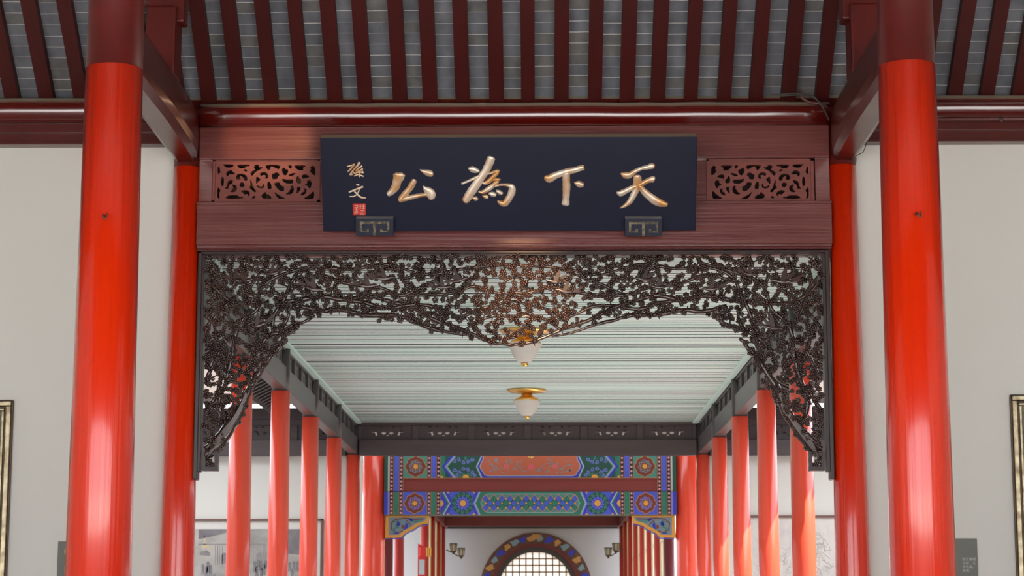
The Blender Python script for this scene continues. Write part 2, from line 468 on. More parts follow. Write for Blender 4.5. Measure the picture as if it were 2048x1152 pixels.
for x, lab, hk in ((XL, 'thick red front column with maroon top, left of the name board', P(207, 430, 11.3)), (2.336, 'thick red front column with maroon top, right of the name board', P(1833, 426, 11.3))):
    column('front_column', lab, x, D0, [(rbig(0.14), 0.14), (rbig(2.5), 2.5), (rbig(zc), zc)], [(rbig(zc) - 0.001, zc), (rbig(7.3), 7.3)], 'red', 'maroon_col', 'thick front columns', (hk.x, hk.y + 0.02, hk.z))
for x, lab in ((XL, 'slender red column at left side of the doorway, behind the thick one'), (2.325, 'slender red column at right side of the doorway, behind the thick one')):
    column('door_column', lab, x, D1, [(0.132, 0.14), (0.118, 2.0), (0.097, 4.752)], [(0.096, 4.752), (0.093, 5.12)], 'red', 'maroon_col', 'slender door columns')

# ------------------------------------------------------------------ purlins, tie beams and struts
def purlin(name, label, x0, x1, y, z, r, m='purlin'):
    t = thing(name, label, 'purlin', (x0, y, z))
    n = 24; pts = []; rad = []
    g = random.Random(int(abs(x0) * 100))
    for i in range(n + 1):
        pts.append((x0 + (x1 - x0) * i / n, y, z + g.uniform(-0.002, 0.002))); rad.append(r * (1 + g.uniform(-0.012, 0.012)))
    MB().tube(pts, rad, 32).build('log', m, t)
    return t
pz = (P(1024, 203, 13.9).z + P(1024, 246, 13.9).z) / 2
purlin('purlin', 'glossy maroon round purlin above the name board', -2.21, 2.235, 13.96, pz - 0.005, 0.088)
pzs = (P(80, 190, 13.9).z + P(80, 240, 13.9).z) / 2
pl = purlin('purlin', 'glossy maroon round purlin over the left white wall', -7.2, -2.36, 13.97, pzs - 0.008, 0.092)
pr_ = purlin('purlin', 'maroon round purlin with conduits over the right white wall', 2.38, 7.2, 13.97, pzs - 0.008, 0.092)
for o, xa, xb in ((pl, -7.2, -2.36), (pr_, 2.38, 7.2)):
    MB().box(xa, xb, 13.96, 14.06, P(80, 246, 13.95).z, P(80, 240, 13.95).z).build('fillet', 'purlin', o)
def wallbeam(label, xa, xb):
    t = thing('wall_beam', label, 'beam', (xa, 14.0, P(80, 286, 13.95).z), 'beams along the white walls')
    MB().box(xa, xb, 13.95, 14.2, P(80, 266, 13.95).z, P(80, 247, 13.95).z).build('upper_board', 'tie', t, 0.006)
    MB().box(xa, xb, 13.97, 14.2, P(80, 285, 13.97).z, P(80, 266, 13.97).z).build('lower_board', 'tie', t, 0.006)
    MB().box(xa, xb, 13.945, 14.2, P(80, 289, 13.95).z, P(80, 284, 13.95).z).build('edge_strip', 'tie', t, 0.003)
wallbeam('dark maroon board beam over the left white wall', -7.2, -2.4)
wallbeam('dark maroon board beam over the right white wall', 2.42, 7.2)
# conduits on the right purlin
for yy, lab in ((206, 'thin maroon conduit along the top of the right purlin'), (238, 'thin pale conduit along the bottom of the right purlin')):
    c = P(1960, yy, 13.86)
    t = thing('conduit', lab, 'conduit', (2.45, 13.86, c.z), 'conduits on the right purlin')
    MB().tube([(2.45, 13.86, c.z), (4, 13.86, c.z), (7.1, 13.86, c.z)], 0.011, 10).build('pipe', 'conduit', t)
    if yy == 238:
        q = P(2002, 240, 13.86)
        MB().tube([(q.x, 13.85, q.z + 0.02), (q.x, 13.845, q.z), (q.x + 0.005, 13.85, q.z - 0.02)], 0.012, 8).build('clip', 'iron', t)
# tie beams between thick and slender columns
zt0, zt1 = 4.80, 5.135
def tie(label, xc):
    t = thing('tie_beam', label, 'beam', (xc, 12.7, zt0), 'tie beams')
    w = 0.115
    prof = [(-w * 0.55, zt0), (w * 0.55, zt0), (w * 0.92, zt0 + 0.035), (w, zt0 + 0.09), (w, zt1 - 0.06), (w * 0.8, zt1), (-w * 0.8, zt1), (-w, zt1 - 0.06), (-w, zt0 + 0.09), (-w * 0.92, zt0 + 0.035)]
    ys = [11.55, 11.9, 12.8, 13.55, 13.8, 13.97]
    dz = [0.0, 0.0, 0.012, 0.0, -0.005, -0.03]; ws = [1, 1, 1.02, 1, 0.9, 0.72]
    vs = []; fs = []
    n = len(prof)
    for y, d, s in zip(ys, dz, ws):
        for (a, z) in prof: vs.append((xc + a * s, y, z + (d if z < 5 else 0)))
    for k in range(len(ys) - 1):
        for i in range(n):
            j = (i + 1) % n
            fs.append((k * n + i, (k + 1) * n + i, (k + 1) * n + j, k * n + j))
    fs.append(tuple(range(n))); fs.append(tuple(reversed(range((len(ys) - 1) * n, len(ys) * n))))
    MB().add(vs, fs).build('body', 'tie', t, 0.004)
    # corbel end that sits on the slender column
    MB().lathe([(0.088, 4.752), (0.098, 4.80), (0.094, 4.82)], xc, D1, 24).build('seat', 'tie', t)
tie('dark maroon tie beam joining the two left columns', XL)
tie('dark maroon tie beam joining the two right columns', 2.333)
def strut(label, xc, s):
    t = thing('roof_strut', label, 'strut', (xc, 13.0, zt1), 'roof struts')
    MB().box(xc - 0.10, xc + 0.10, 12.86, 13.1, zt1 - 0.01, 5.60).build('post', 'maroon_col', t, 0.015)
    x0, x1 = sorted((xc - s * 0.10, xc + s * 0.145))
    MB().box(x0, x1, 12.90, 13.06, 5.50, 5.84).build('bearing_block', 'maroon_col', t, 0.012)
    MB().tube([(xc - 0.13, 12.98, 5.72), (xc + 0.13, 12.98, 5.72)], 0.1, 20).build('purlin_end', 'tie', t)
strut('maroon roof strut standing on the left tie beam', XL, 1)
strut('maroon roof strut standing on the right tie beam', 2.333, -1)
# loose cables at the right end of the purlin
t = thing('cable_bundle', 'loose grey cables bunched at the right end of the purlin', 'cable', P(1610, 195, 13.85))
cab = [[(1600, 184), (1604, 196), (1618, 205), (1640, 207), (1655, 215)], [(1540, 190), (1590, 187), (1620, 190), (1640, 205), (1655, 232)],
       [(1560, 192), (1610, 189), (1632, 196), (1650, 222), (1657, 236)], [(1608, 188), (1628, 193), (1644, 210), (1652, 228), (1658, 240)]]
for i, pl_ in enumerate(cab):
    MB().tube([P(a, b, 13.84 - 0.008 * i) for a, b in pl_], [0.010 if i == 0 else 0.005] * len(pl_), 7).build('cable', 'conduit' if i == 0 else 'cable', t)
t = thing('hanging_wire', 'thin dark wire looping below the right tie beam', 'wire', P(1715, 310, 13.6))
MB().tube([P(a, b, 13.6) for a, b in [(1704, 316), (1714, 311), (1726, 305), (1731, 293), (1733, 284)]], 0.003, 6).build('wire', 'cable', t)

# ------------------------------------------------------------------ the door head: beams, fretwork, moulding
bx0, bx1 = -2.215, 2.232
def headbeam(name, label, py0, py1, yf, yb):
    z1, z0 = P(1024, py0, yf).z, P(1024, py1, yf).z
    t = thing(name, label, 'beam', (0, yf, z0))
    MB().box(bx0, bx1, yf, yb, z0, z1).build('body', 'beam', t, 0.008)
    return t, z0, z1
ub, _, _ = headbeam('upper_beam', 'broad maroon beam under the purlin, above the name board', 252, 317, 13.93, 14.2)
lb, lz0, lz1 = headbeam('lower_beam', 'broad maroon beam below the name board, above the carved screen', 407, 488, 13.90, 14.2)
MB().box(bx0, bx1, 13.885, 14.1, lz1 - 0.006, lz1 + 0.012).build('ledge', 'beam', lb, 0.003)
# stepped moulding below the lower beam
md = thing('door_moulding', 'ribbed dark maroon moulding under the lower beam', 'moulding', (0, 13.9, 4.13))
for i, (a, b, yf) in enumerate(((488, 490.5, 13.895), (490.5, 494, 13.915), (494, 497, 13.90), (497, 500.2, 13.925))):
    MB().box(bx0 + 0.005, bx1 - 0.005, yf, 14.1, P(1024, b, yf).z, P(1024, a, yf).z).build('rib', 'beam' if i < 2 else 'maroon_col', md, 0.003)
# fretwork band
def fp(cx, cy): return (400 + cx / 8.192, 300 + cy / 8.192)
HOLES = [
 [(345,232),(550,232),(548,272),(500,290),(430,290),(400,260)], [(600,236),(830,236),(800,270),(755,262),(745,290),(680,305),(630,290)], [(690,328),(757,308),(778,365)],
 [(895,240),(965,240),(960,275),(990,285),(1030,280),(1010,310),(940,340),(890,380),(855,430),(820,385),(850,345),(915,320),(880,295)],
 [(1070,240),(1330,244),(1290,325),(1250,300),(1160,258),(1150,310),(1130,335),(1085,300)], [(1440,250),(1510,250),(1495,315),(1455,290)],
 [(1530,250),(1735,250),(1720,280),(1680,290),(1700,335),(1620,335),(1570,300)], [(1840,250),(1890,285),(1890,430),(1830,385),(1800,345),(1825,300),(1800,290)],
 [(290,255),(330,295),(320,330),(345,350),(290,415)], [(430,420),(425,370),(470,330),(535,330),(530,355),(580,378),(540,405),(480,390),(460,435)],
 [(585,460),(600,405),(660,385),(730,395),(775,440),(775,510),(715,495),(710,450),(670,425),(640,430),(670,455),(650,490),(610,490)],
 [(365,425),(395,470),(390,560),(370,605),(340,560),(340,480)], [(470,500),(540,482),(535,540),(510,555),(480,570),(465,620),(480,635),(395,635),(440,600),(440,550)],
 [(635,548),(700,520),(735,575),(715,605),(665,610)], [(510,570),(570,568),(610,610),(600,670),(550,695),(490,685),(540,640),(550,600)],
 [(285,590),(345,670),(310,700),(320,770),(335,790),(278,790)], [(665,680),(720,652),(790,670),(820,710),(810,755),(775,755),(790,725),(750,722),(730,735),(700,700)],
 [(440,745),(600,738),(640,755),(650,780),(690,755),(720,795),(410,800)], [(880,740),(920,785),(840,800)],
 [(820,480),(850,520),(870,610),(930,680),(890,700),(850,650),(795,610),(830,590)], [(930,425),(1000,490),(960,510),(920,570),(912,480)],
 [(975,385),(1030,358),(1090,370),(1120,420),(1110,465),(1075,475),(1065,450),(1085,420),(1040,405),(1000,430)],
 [(1040,540),(1062,580),(1050,620),(1000,635),(950,620),(930,590),(935,570),(975,600),(1030,595),(1035,570)], [(1105,515),(1145,520),(1175,590),(1170,640),(1120,645),(1100,600)],
 [(1180,370),(1195,400),(1230,370),(1280,368),(1310,420),(1265,425),(1280,460),(1240,480),(1180,480)], [(1340,350),(1345,300),(1385,285),(1400,320),(1430,310),(1450,350),(1410,420),(1370,410)],
 [(1440,425),(1480,385),(1570,370),(1550,405),(1500,430)], [(1345,465),(1420,485),(1525,478),(1530,545),(1460,550),(1400,545),(1350,505)],
 [(1200,540),(1300,520),(1320,580),(1390,600),(1370,620),(1385,660),(1330,680),(1270,640)], [(1575,470),(1590,430),(1615,420),(1620,460),(1655,480),(1660,540),(1620,550),(1580,530)],
 [(1665,420),(1700,395),(1760,405),(1800,445),(1730,455),(1690,480)], [(1750,500),(1810,495),(1835,540),(1820,600),(1785,640),(1770,590),(1705,572),(1760,540)],
 [(1395,720),(1450,690),(1480,640),(1500,610),(1470,600),(1520,580),(1545,640),(1520,710),(1460,735)], [(1590,600),(1640,605),(1650,640),(1620,690),(1575,715),(1590,660)],
 [(1690,630),(1735,630),(1750,670),(1720,730),(1645,748),(1665,700),(1720,670)], [(1870,655),(1870,780),(1840,806),(1680,800),(1790,740)],
 [(1035,710),(1085,680),(1080,720),(1130,730),(1190,800),(1030,800),(1000,745)], [(1210,675),(1260,720),(1350,770),(1405,795),(1300,805),(1250,760)]]
YFP = 13.97
def fret(label, mirror):
    t = thing('fretwork_panel', label, 'fretwork panel', P(532 if not mirror else 1522, 404, YFP), 'fretwork panels')
    def q(cx, cy):
        px, py = fp(cx, cy)
        if mirror: px = 1413 + (640 - px) * (1627 - 1413) / (640 - 425)
        w = P(px, py, YFP); return (w.x, w.z)
    me = board_with_holes('fretwork', [q(*p) for p in ((205, 150), (1962, 160), (1962, 852), (205, 845))], [[q(*p) for p in chaikin(h, 1)] for h in HOLES], YFP, YFP + 0.035)
    obj('carved_board', me, 'fret', t)
    # raised border
    for a, b, c, d in ((205, 150, 1962, 185), (205, 822, 1962, 852), (205, 150, 240, 852), (1930, 150, 1962, 852)):
        (x0, z1), (x1, z0) = q(a, b), q(c, d)
        x0, x1 = min(x0, x1), max(x0, x1)
        MB().box(x0, x1, YFP - 0.008, YFP, z0, z1).build('border', 'fret', t)
    return t
fret('openwork scroll panel of red-brown wood, left of the name board', False)
fret('openwork scroll panel of red-brown wood, right of the name board', True)
hs = thing('band_post', 'short maroon post between left fretwork and the slender column', 'post', P(411, 404, 13.96), 'posts of the fretwork band')
a, b = P(398, 318, 13.96), P(424, 404, 13.96); MB().box(bx0, b.x, 13.955, 14.1, b.z, a.z).build('post', 'beam', hs, 0.005)
hs = thing('band_post', 'short maroon post between right fretwork and the slender column', 'post', P(1640, 404, 13.96), 'posts of the fretwork band')
a, b = P(1629, 314, 13.96), P(1652, 404, 13.96); MB().box(a.x, bx1, 13.955, 14.1, b.z, a.z).build('post', 'beam', hs, 0.005)
cb = thing('backing_board', 'maroon board filling the band behind the name board', 'board', P(1024, 404, 13.97))
a, b = P(640, 318, 13.98), P(1413, 404, 13.98); MB().box(a.x, b.x, 13.975, 14.1, b.z, a.z).build('board', 'beam', cb)

# ------------------------------------------------------------------ the name board
TILT = R(27)
pb0, pb1 = P(647, 463, 13.80), P(1391, 464, 13.80)      # lower corners
ph = 0.0
# board height so that its top edge projects to photo line 276
def board_pt(u, v, out=0.0):
    """u along X (metres from left), v up the board, out towards the viewer"""
    return Vector((pb0.x + u, 13.80 - v * math.sin(TILT) - out * math.cos(TILT), pb0.z + v * math.cos(TILT) - out * math.sin(TILT)))
def to_px(w):
    v = w - CAM; z = v.dot(CF); return 1024 + F_PX * v.dot(CR) / z, 576 - F_PX * v.dot(CU) / z
lo, hi = 0.2, 2.0
for _ in range(40):
    m_ = (lo + hi) / 2
    if to_px(board_pt(0, m_))[1] > 276: lo = m_
    else: hi = m_
BH = lo; BW = pb1.x - pb0.x
bn = Vector((0, -math.cos(TILT), -math.sin(TILT)))
def bpx(px, py, out=0.0):
    """point on the tilted board seen at a photo pixel"""
    d = CF + CR * ((px - 1024) / F_PX) + CU * ((576 - py) / F_PX)
    o0 = board_pt(0, 0)
    w = CAM + d * ((o0 - CAM).dot(bn) / d.dot(bn))
    return w + bn * out
plq = thing('name_board', 'long dark navy name board with four large gilt characters, leaning forward', 'name board', (0, 13.80, pb0.z))
BT = 0.10
vs = [board_pt(u, v, o) for o in (-BT, 0) for u, v in ((0, 0), (BW, 0), (BW, BH), (0, BH))]
MB().add(vs, [(0, 1, 2, 3), (7, 6, 5, 4), (0, 4, 5, 1), (1, 5, 6, 2), (2, 6, 7, 3), (3, 7, 4, 0)]).build('board', 'navy', plq, 0.004)
def stroke(m, pts, ox, oy, sc, hgt=0.016, wmul=1.0):
    """raised domed brush stroke; pts (x,y,width) in tracing units"""
    # resample with catmull-rom
    q = []
    n = len(pts)
    for i in range(n - 1):
        p0, p1, p2, p3 = pts[max(i - 1, 0)], pts[i], pts[i + 1], pts[min(i + 2, n - 1)]
        for s in range(4):
            t = s / 4
            q.append(tuple(0.5 * ((2 * p1[k]) + (-p0[k] + p2[k]) * t + (2 * p0[k] - 5 * p1[k] + 4 * p2[k] - p3[k]) * t * t + (-p0[k] + 3 * p1[k] - 3 * p2[k] + p3[k]) * t ** 3) for k in range(3)))
    q.append(pts[-1])
    g = random.Random(int(pts[0][0] * 7 + pts[0][1]))
    ex = []
    for i, (x, y, w) in enumerate(q):
        a, b = q[max(i - 1, 0)], q[min(i + 1, len(q) - 1)]
        dx, dy = b[0] - a[0], b[1] - a[1]; L = math.hypot(dx, dy) or 1
        ex.append((x, y, max(w, 6) * wmul * (1 + g.uniform(-0.05, 0.05)), -dy / L, dx / L))
    # rounded ends: shrink caps
    first = ex[0]; last = ex[-1]
    ex = [(first[0] - first[4] * first[2] * .18, first[1] + first[3] * first[2] * .18, first[2] * .5, first[3], first[4])] + ex + \
         [(last[0] + last[4] * last[2] * .18, last[1] - last[3] * last[2] * .18, last[2] * .5, last[3], last[4])]
    K = (-1, -0.82, -0.42, 0, 0.42, 0.82, 1)
    H = (0, 0.5, 0.88, 1, 0.88, 0.5, 0)
    vs = []
    for j, (x, y, w, nx, ny) in enumerate(ex):
        e = 0.35 if j in (0, len(ex) - 1) else 1.0
        hh = hgt * e * min(1.0, w / 70.0 + 0.25)
        for k, h in zip(K, H):
            vs.append(bpx(ox + (x + nx * k * w / 2) / sc, oy + (y + ny * k * w / 2) / sc, 0.0005 + h * hh))
    fs = []
    nk = len(K)
    for j in range(len(ex) - 1):
        for k in range(nk - 1): fs.append((j * nk + k, j * nk + k + 1, (j + 1) * nk + k + 1, (j + 1) * nk + k))
    fs.append(tuple(range(nk))); fs.append(tuple(range((len(ex) - 1) * nk, len(ex) * nk)))
    me = MB().add(vs, fs, True)
    return me
CH = {
 'gong': (760, 300, 9.6, [[(365,470,200),(360,520,190),(330,590,150),(310,680,150),(260,760,125),(200,820,105),(150,852,80)],
   [(655,575,80),(640,620,100),(590,710,105),(520,800,105),(450,890,115),(395,950,110)], [(375,965,90),(500,930,90),(650,895,80),(780,870,72),(890,850,65)],
   [(825,685,10),(870,740,85),(930,790,145),(970,850,165),(975,905,140),(968,935,90)], [(765,375,15),(830,405,60),(910,435,110),(975,455,110),(1010,460,80)]]),
 'wei': (910, 300, 9.6, [[(695,150,140),(680,200,140),(640,300,138),(570,430,130),(480,560,140),(390,690,150),(300,820,150),(230,930,140),(185,985,110)],
   [(262,350,40),(320,365,100),(380,385,100),(440,400,70),(470,405,25)], [(130,645,45),(250,595,50),(380,535,50),(470,495,45)], [(600,462,40),(700,440,45),(800,405,60),(850,410,50)],
   [(820,430,70),(740,510,78),(660,590,80),(580,635,60),(525,622,40)], [(720,575,40),(800,560,55),(865,565,50)], [(820,595,75),(720,690,85),(620,760,80),(530,808,65),(455,797,35)],
   [(770,690,40),(900,665,45),(1010,672,60),(1085,710,110),(1095,790,130),(1060,880,120),(1000,980,120),(945,1030,110),(880,1018,80),(820,980,45)],
   [(335,915,30),(390,932,85),(435,945,55)], [(525,872,20),(580,892,80),(630,912,60)], [(655,832,40),(730,850,90),(785,868,60)], [(795,778,40),(850,810,75),(905,842,60)]]),
 'xia': (1070, 300, 9.6, [[(200,520,90),(270,550,135),(370,500,120),(500,450,110),(640,410,110),(760,385,100),(860,350,100),(930,337,100)],
   [(600,440,130),(600,560,130),(605,700,130),(600,830,120),(595,950,120),(585,1045,145)], [(755,620,20),(810,640,90),(870,660,115),(925,667,75)]]),
 'tian': (1215, 310, 9.6, [[(262,350,50),(340,385,112),(420,385,108),(520,320,78),(640,260,68),(760,235,78),(850,212,100),(890,215,95)],
   [(185,712,45),(250,735,105),(350,690,92),(470,630,88),(580,590,88),(680,545,80),(780,490,88),(870,468,108),(895,470,90)],
   [(575,405,125),(575,480,138),(575,560,145),(555,660,118),(500,770,108),(430,890,95),(340,970,65),(240,1018,20)], [(620,590,85),(690,690,108),(800,790,130),(920,880,148),(1040,930,118),(1145,950,75)]]),
 'sun': (680, 310, 8.857, [[(125,203,20),(190,190,26),(258,168,32)], [(255,172,26),(200,235,26),(142,292,24)], [(345,135,42),(300,200,32),(230,275,26),(195,325,26),(172,352,24)], [(190,352,22),(230,342,20)],
   [(215,270,18),(250,320,22),(300,318,18)], [(390,195,26),(330,235,26),(278,285,24)], [(402,245,26),(345,280,24),(292,302,20)], [(255,330,18),(340,302,22),(408,318,22)], [(338,300,26),(345,345,26),(342,390,24)],
   [(250,372,18),(320,350,22),(418,378,24)], [(388,280,20),(418,318,22)]]),
 'wen': (680, 310, 8.857, [[(290,523,22),(335,530,36)], [(158,660,24),(280,610,26),(405,562,30)], [(348,600,24),(310,680,22),(250,730,20),(168,735,16)], [(250,640,20),(310,700,26),(380,753,28),(460,760,18)]]),
}
CHL = {'gong': 'large gilt character at the left end', 'wei': 'large gilt character, second from left', 'xia': 'large gilt character, third from left', 'tian': 'large gilt character at the right end',
       'sun': 'small gilt signature character, upper', 'wen': 'small gilt signature character, lower'}
for key, (ox, oy, sc, strokes) in CH.items():
    small = key in ('sun', 'wen')
    head = None
    for s_ in strokes:
        mb = stroke(None, s_, ox, oy, sc, 0.006 if small else 0.013, 1.25 if small else 1.14)
        if head is None:
            head = mb.build('character', 'gilt', plq); head['label'] = CHL[key]
        else: mb.build('stroke', 'gilt', head)
def quad_on_board(pts, out0, out1):
    vs = [bpx(a, b, out0) for a, b in pts] + [bpx(a, b, out1) for a, b in pts]
    n = len(pts); fs = [tuple(range(n)), tuple(range(2 * n - 1, n - 1, -1))] + [(i, n + i, n + (i + 1) % n, (i + 1) % n) for i in range(n)]
    return vs, fs
sl = MB().add(*quad_on_board([(705.5, 407), (731.5, 407), (731.8, 429.5), (706.3, 429.5)], 0.0, 0.004)).build('seal', 'seal', plq)
sl['label'] = 'square red seal with pale carved characters'
sk = MB()
def sbar(x0, y0, x1, y1): sk.add(*quad_on_board([(x0, y0), (x1, y0), (x1, y1), (x0, y1)], 0.004, 0.0055))
for b in ((710, 410, 716, 411.2), (715, 410, 716.2, 415), (709.5, 414, 716, 415), (711, 416, 715, 417), (712.5, 415, 713.7, 422), (709, 418.5, 716.5, 419.6), (710, 421.5, 716, 422.6), (708.5, 424, 716, 425), (709, 426.5, 716, 427.5),
          (719.5, 409.5, 722, 410.6), (718.7, 412, 723, 413), (720.3, 410, 721.4, 417), (718.6, 415.5, 723.4, 416.6), (725, 409, 729, 410), (726.5, 409, 727.6, 418), (724.6, 412.5, 729.6, 413.5), (724.6, 416, 729.6, 417),
          (720.5, 420.5, 729, 421.5), (724, 421, 725.2, 428), (720, 423.6, 721, 428.4), (727.8, 423.6, 728.8, 428.4), (722, 425.5, 723, 428.4), (720, 427.8, 729, 428.6)): sbar(*b)
sk.build('seal_characters', 'seal_ink', sl)
def bracket(label, x0, x1, y0, y1):
    t = thing('board_bracket', label, 'bracket', bpx((x0 + x1) / 2, y1, 0.02), 'brackets under the name board')
    vs = [bpx(a, b, o) for o in (0.004, 0.06) for a, b in ((x0, y1), (x1, y1), (x1, y0 + 3), (x0, y0 + 3))]
    MB().add(vs, [(0, 1, 2, 3), (7, 6, 5, 4), (0, 4, 5, 1), (1, 5, 6, 2), (2, 6, 7, 3), (3, 7, 4, 0)]).build('block', 'navy2', t, 0.003)
    k = MB()
    W = x1 - x0
    def bar(a, b, c, d):
        pts = [(x0 + a * W, y0 + b * (y1 - y0)), (x0 + c * W, y0 + b * (y1 - y0)), (x0 + c * W, y0 + d * (y1 - y0)), (x0 + a * W, y0 + d * (y1 - y0))]
        k.add(*[quad_out(pts)][0])
    def quad_out(pts):
        vs = [bpx(a, b, 0.06) for a, b in pts] + [bpx(a, b, 0.066) for a, b in pts]
        return vs, [(0, 1, 2, 3), (7, 6, 5, 4), (0, 4, 5, 1), (1, 5, 6, 2), (2, 6, 7, 3), (3, 7, 4, 0)]
    for b in ((0.11, 0.24, 0.89, 0.36), (0.11, 0.36, 0.17, 0.80), (0.83, 0.36, 0.89, 0.80), (0.11, 0.70, 0.35, 0.80), (0.65, 0.70, 0.89, 0.80), (0.29, 0.60, 0.35, 0.72), (0.65, 0.60, 0.71, 0.72), (0.46, 0.36, 0.54, 0.97)): bar(*b)
    k.build('meander_relief', 'dull_gilt', t)
bracket('navy bracket with meander relief holding the board under the red seal', 713, 788, 429, 467)
bracket('navy bracket with meander relief holding the board at its right end', 1249, 1323, 429, 468)

# ------------------------------------------------------------------ the carved screen hung in the doorway
YS = 13.985
scr = thing('carved_screen', 'dark openwork wooden screen carved with plum branches, blossoms and birds, hung in the doorway', 'carved screen', (0, YS, 4.13))
def rail(name, x0, y0, x1, y1, yf, yb, bev=0.006):
    a, b = P(x0, y0, YS), P(x1, y1, YS)
    return MB().box(a.x, b.x, yf, yb, b.z, a.z).build(name, 'carve_frame', scr, bev)
rail('top_rail', 399, 505, 1655, 508, 13.93, 14.05)
rail('top_rail_bead', 402, 505, 1652, 510.5, 13.945, 14.04, 0.004)
def stile(xa0, xa1, xb0, xb1, yend):
    # follows the slight lean of the photo's stile: vertical in the world
    a0, a1 = P(xa0, 505, YS), P(xa1, 505, YS)
    zb = P(400, yend, YS).z
    MB().box(a0.x, a1.x, 13.93, 14.05, zb, a0.z).build('stile', 'carve_frame', scr, 0.006)
    b0, b1 = P(xb0, 505, YS), P(xb1, 505, YS)
    MB().box(b0.x, b1.x, 13.945, 14.04, zb + 0.055, a0.z).build('stile_bead', 'carve_frame', scr, 0.004)
stile(399, 407, 406, 412, 960)
stile(1648, 1656, 1642, 1649, 961)
def foot(label, x0, x1, inner):
    # square meander foot at the end of each stile
    def pt(px, py): w = P(px, py, YS); return (w.x, w.z)
    me = board_with_holes('foot', [pt(x0, 903), pt(x1, 903), pt(x1, 942), pt(x0, 942)], [[pt(x0 + 7, 911), pt(x1 - 7, 911), pt(x1 - 7, 934), pt(x0 + 7, 934)]], YS - 0.03, YS + 0.03)
    o = obj('foot_scroll', me, 'carve_frame', scr)
    rail('foot_bar', inner - 6, 905, inner + 6, 914, YS - 0.035, YS + 0.03)
foot('l', 405, 437, 416); foot('r', 1617, 1649, 1638)

low = [(408,905),(437,905),(462,868),(487,832),(497,792),(515,755),(545,712),(572,680),(590,655),(615,648),(640,630),(660,625),(720,635),(800,645),(850,660),(920,672),(985,690),(1030,693),
       (1060,686),(1080,675),(1130,668),(1180,650),(1215,640),(1270,636),(1330,632),(1410,622),(1425,640),(1455,655),(1490,682),(1500,712),(1530,770),(1560,810),(1575,850),(1600,885),(1617,905),(1646,905)]
def lowy(x):
    for (a, b), (c, d) in zip(low, low[1:]):
        if a <= x <= c: return b + (d - b) * (x - a) / (c - a)
    return 0
LIMBS = [
 [(410,912,12),(438,888,13),(462,857,12),(482,822,10.5),(496,784,9),(521,740,8),(548,708,6.5),(574,682,4.5)],
 [(410,898,6),(436,872,7),(460,846,7),(478,815,6),(490,780,5)],
 [(462,865,8),(446,835,7),(440,800,7),(452,760,6.5),(448,720,6),(436,690,5),(428,650,4)],
 [(452,760,6),(464,710,6),(470,672,6),(486,642,5.5),(512,618,5),(520,580,4.5),(545,558,4),(580,545,4),(650,525,3)],
 [(500,735,5),(515,700,5),(538,672,5.5),(560,664,5),(582,654,4.5),(606,646,4),(630,632,3)],
 [(560,664,4.5),(574,644,4.5),(576,628,4),(566,612,3.5),(556,598,3)],
 [(546,668,5),(549,635,5),(562,612,5.5),(572,592,5),(582,566,4.5),(600,545,4),(640,534,3)],
 [(411,655,4),(440,622,5),(470,594,5),(500,572,4),(520,545,3)], [(411,560,4),(436,585,5),(468,604,5),(512,606,4),(548,612,3)], [(411,760,4),(426,735,5),(440,700,5)], [(411,820,5),(425,800,5),(440,770,4)],
 [(560,606,6),(600,600,6.5),(645,593,6.5),(690,599,6.5),(740,592,6),(780,602,5.5),(830,618,5.5),(872,640,5),(930,661,5),(985,683,4.5),(1027,690,4)],
 [(600,612,6),(645,622,6.5),(685,619,6),(735,631,6),(792,632,5.5),(842,648,5),(888,663,4),(945,672,3)],
 [(690,599,5.5),(735,606,5.5),(772,617,5.5),(830,611,5),(872,614,4.5),(922,632,4),(962,618,4),(1027,602,3)],
 [(590,562,4),(640,550,4.5),(700,569,4.5),(760,577,4.5),(802,590,4.5),(850,570,4),(905,548,3)],
 [(620,532,4),(700,537,4.5),(772,530,4),(850,549,4),(930,536,3.5),(1027,529,3)], [(802,590,5),(850,592,4.5),(905,584,4),(952,574,4),(1000,588,3.5),(1027,584,3)],
 [(930,661,4),(960,640,4),(1000,632,3.5),(1027,640,3)], [(460,640,4),(440,600,4),(430,560,3.5),(436,530,3)]]
def mir(l): return [(2053 - x, y, r) for x, y, r in l]
rg = random.Random(11)
all_limbs = []
for l in LIMBS: all_limbs += [(l, 0), (mir(l), 1)]
nodes = []       # connected points (px,py,depth)
PXM = 14.0 / F_PX * 1.02
def cr(pts, per=5):
    q = []; n = len(pts)
    for i in range(n - 1):
        p0, p1, p2, p3 = pts[max(i - 1, 0)], pts[i], pts[i + 1], pts[min(i + 2, n - 1)]
        for s in range(per):
            t = s / per
            q.append(tuple(0.5 * ((2 * p1[k]) + (-p0[k] + p2[k]) * t + (2 * p0[k] - 5 * p1[k] + 4 * p2[k] - p3[k]) * t * t + (-p0[k] + 3 * p1[k] - 3 * p2[k] + p3[k]) * t ** 3) for k in range(3)))
    q.append(pts[-1]); return q
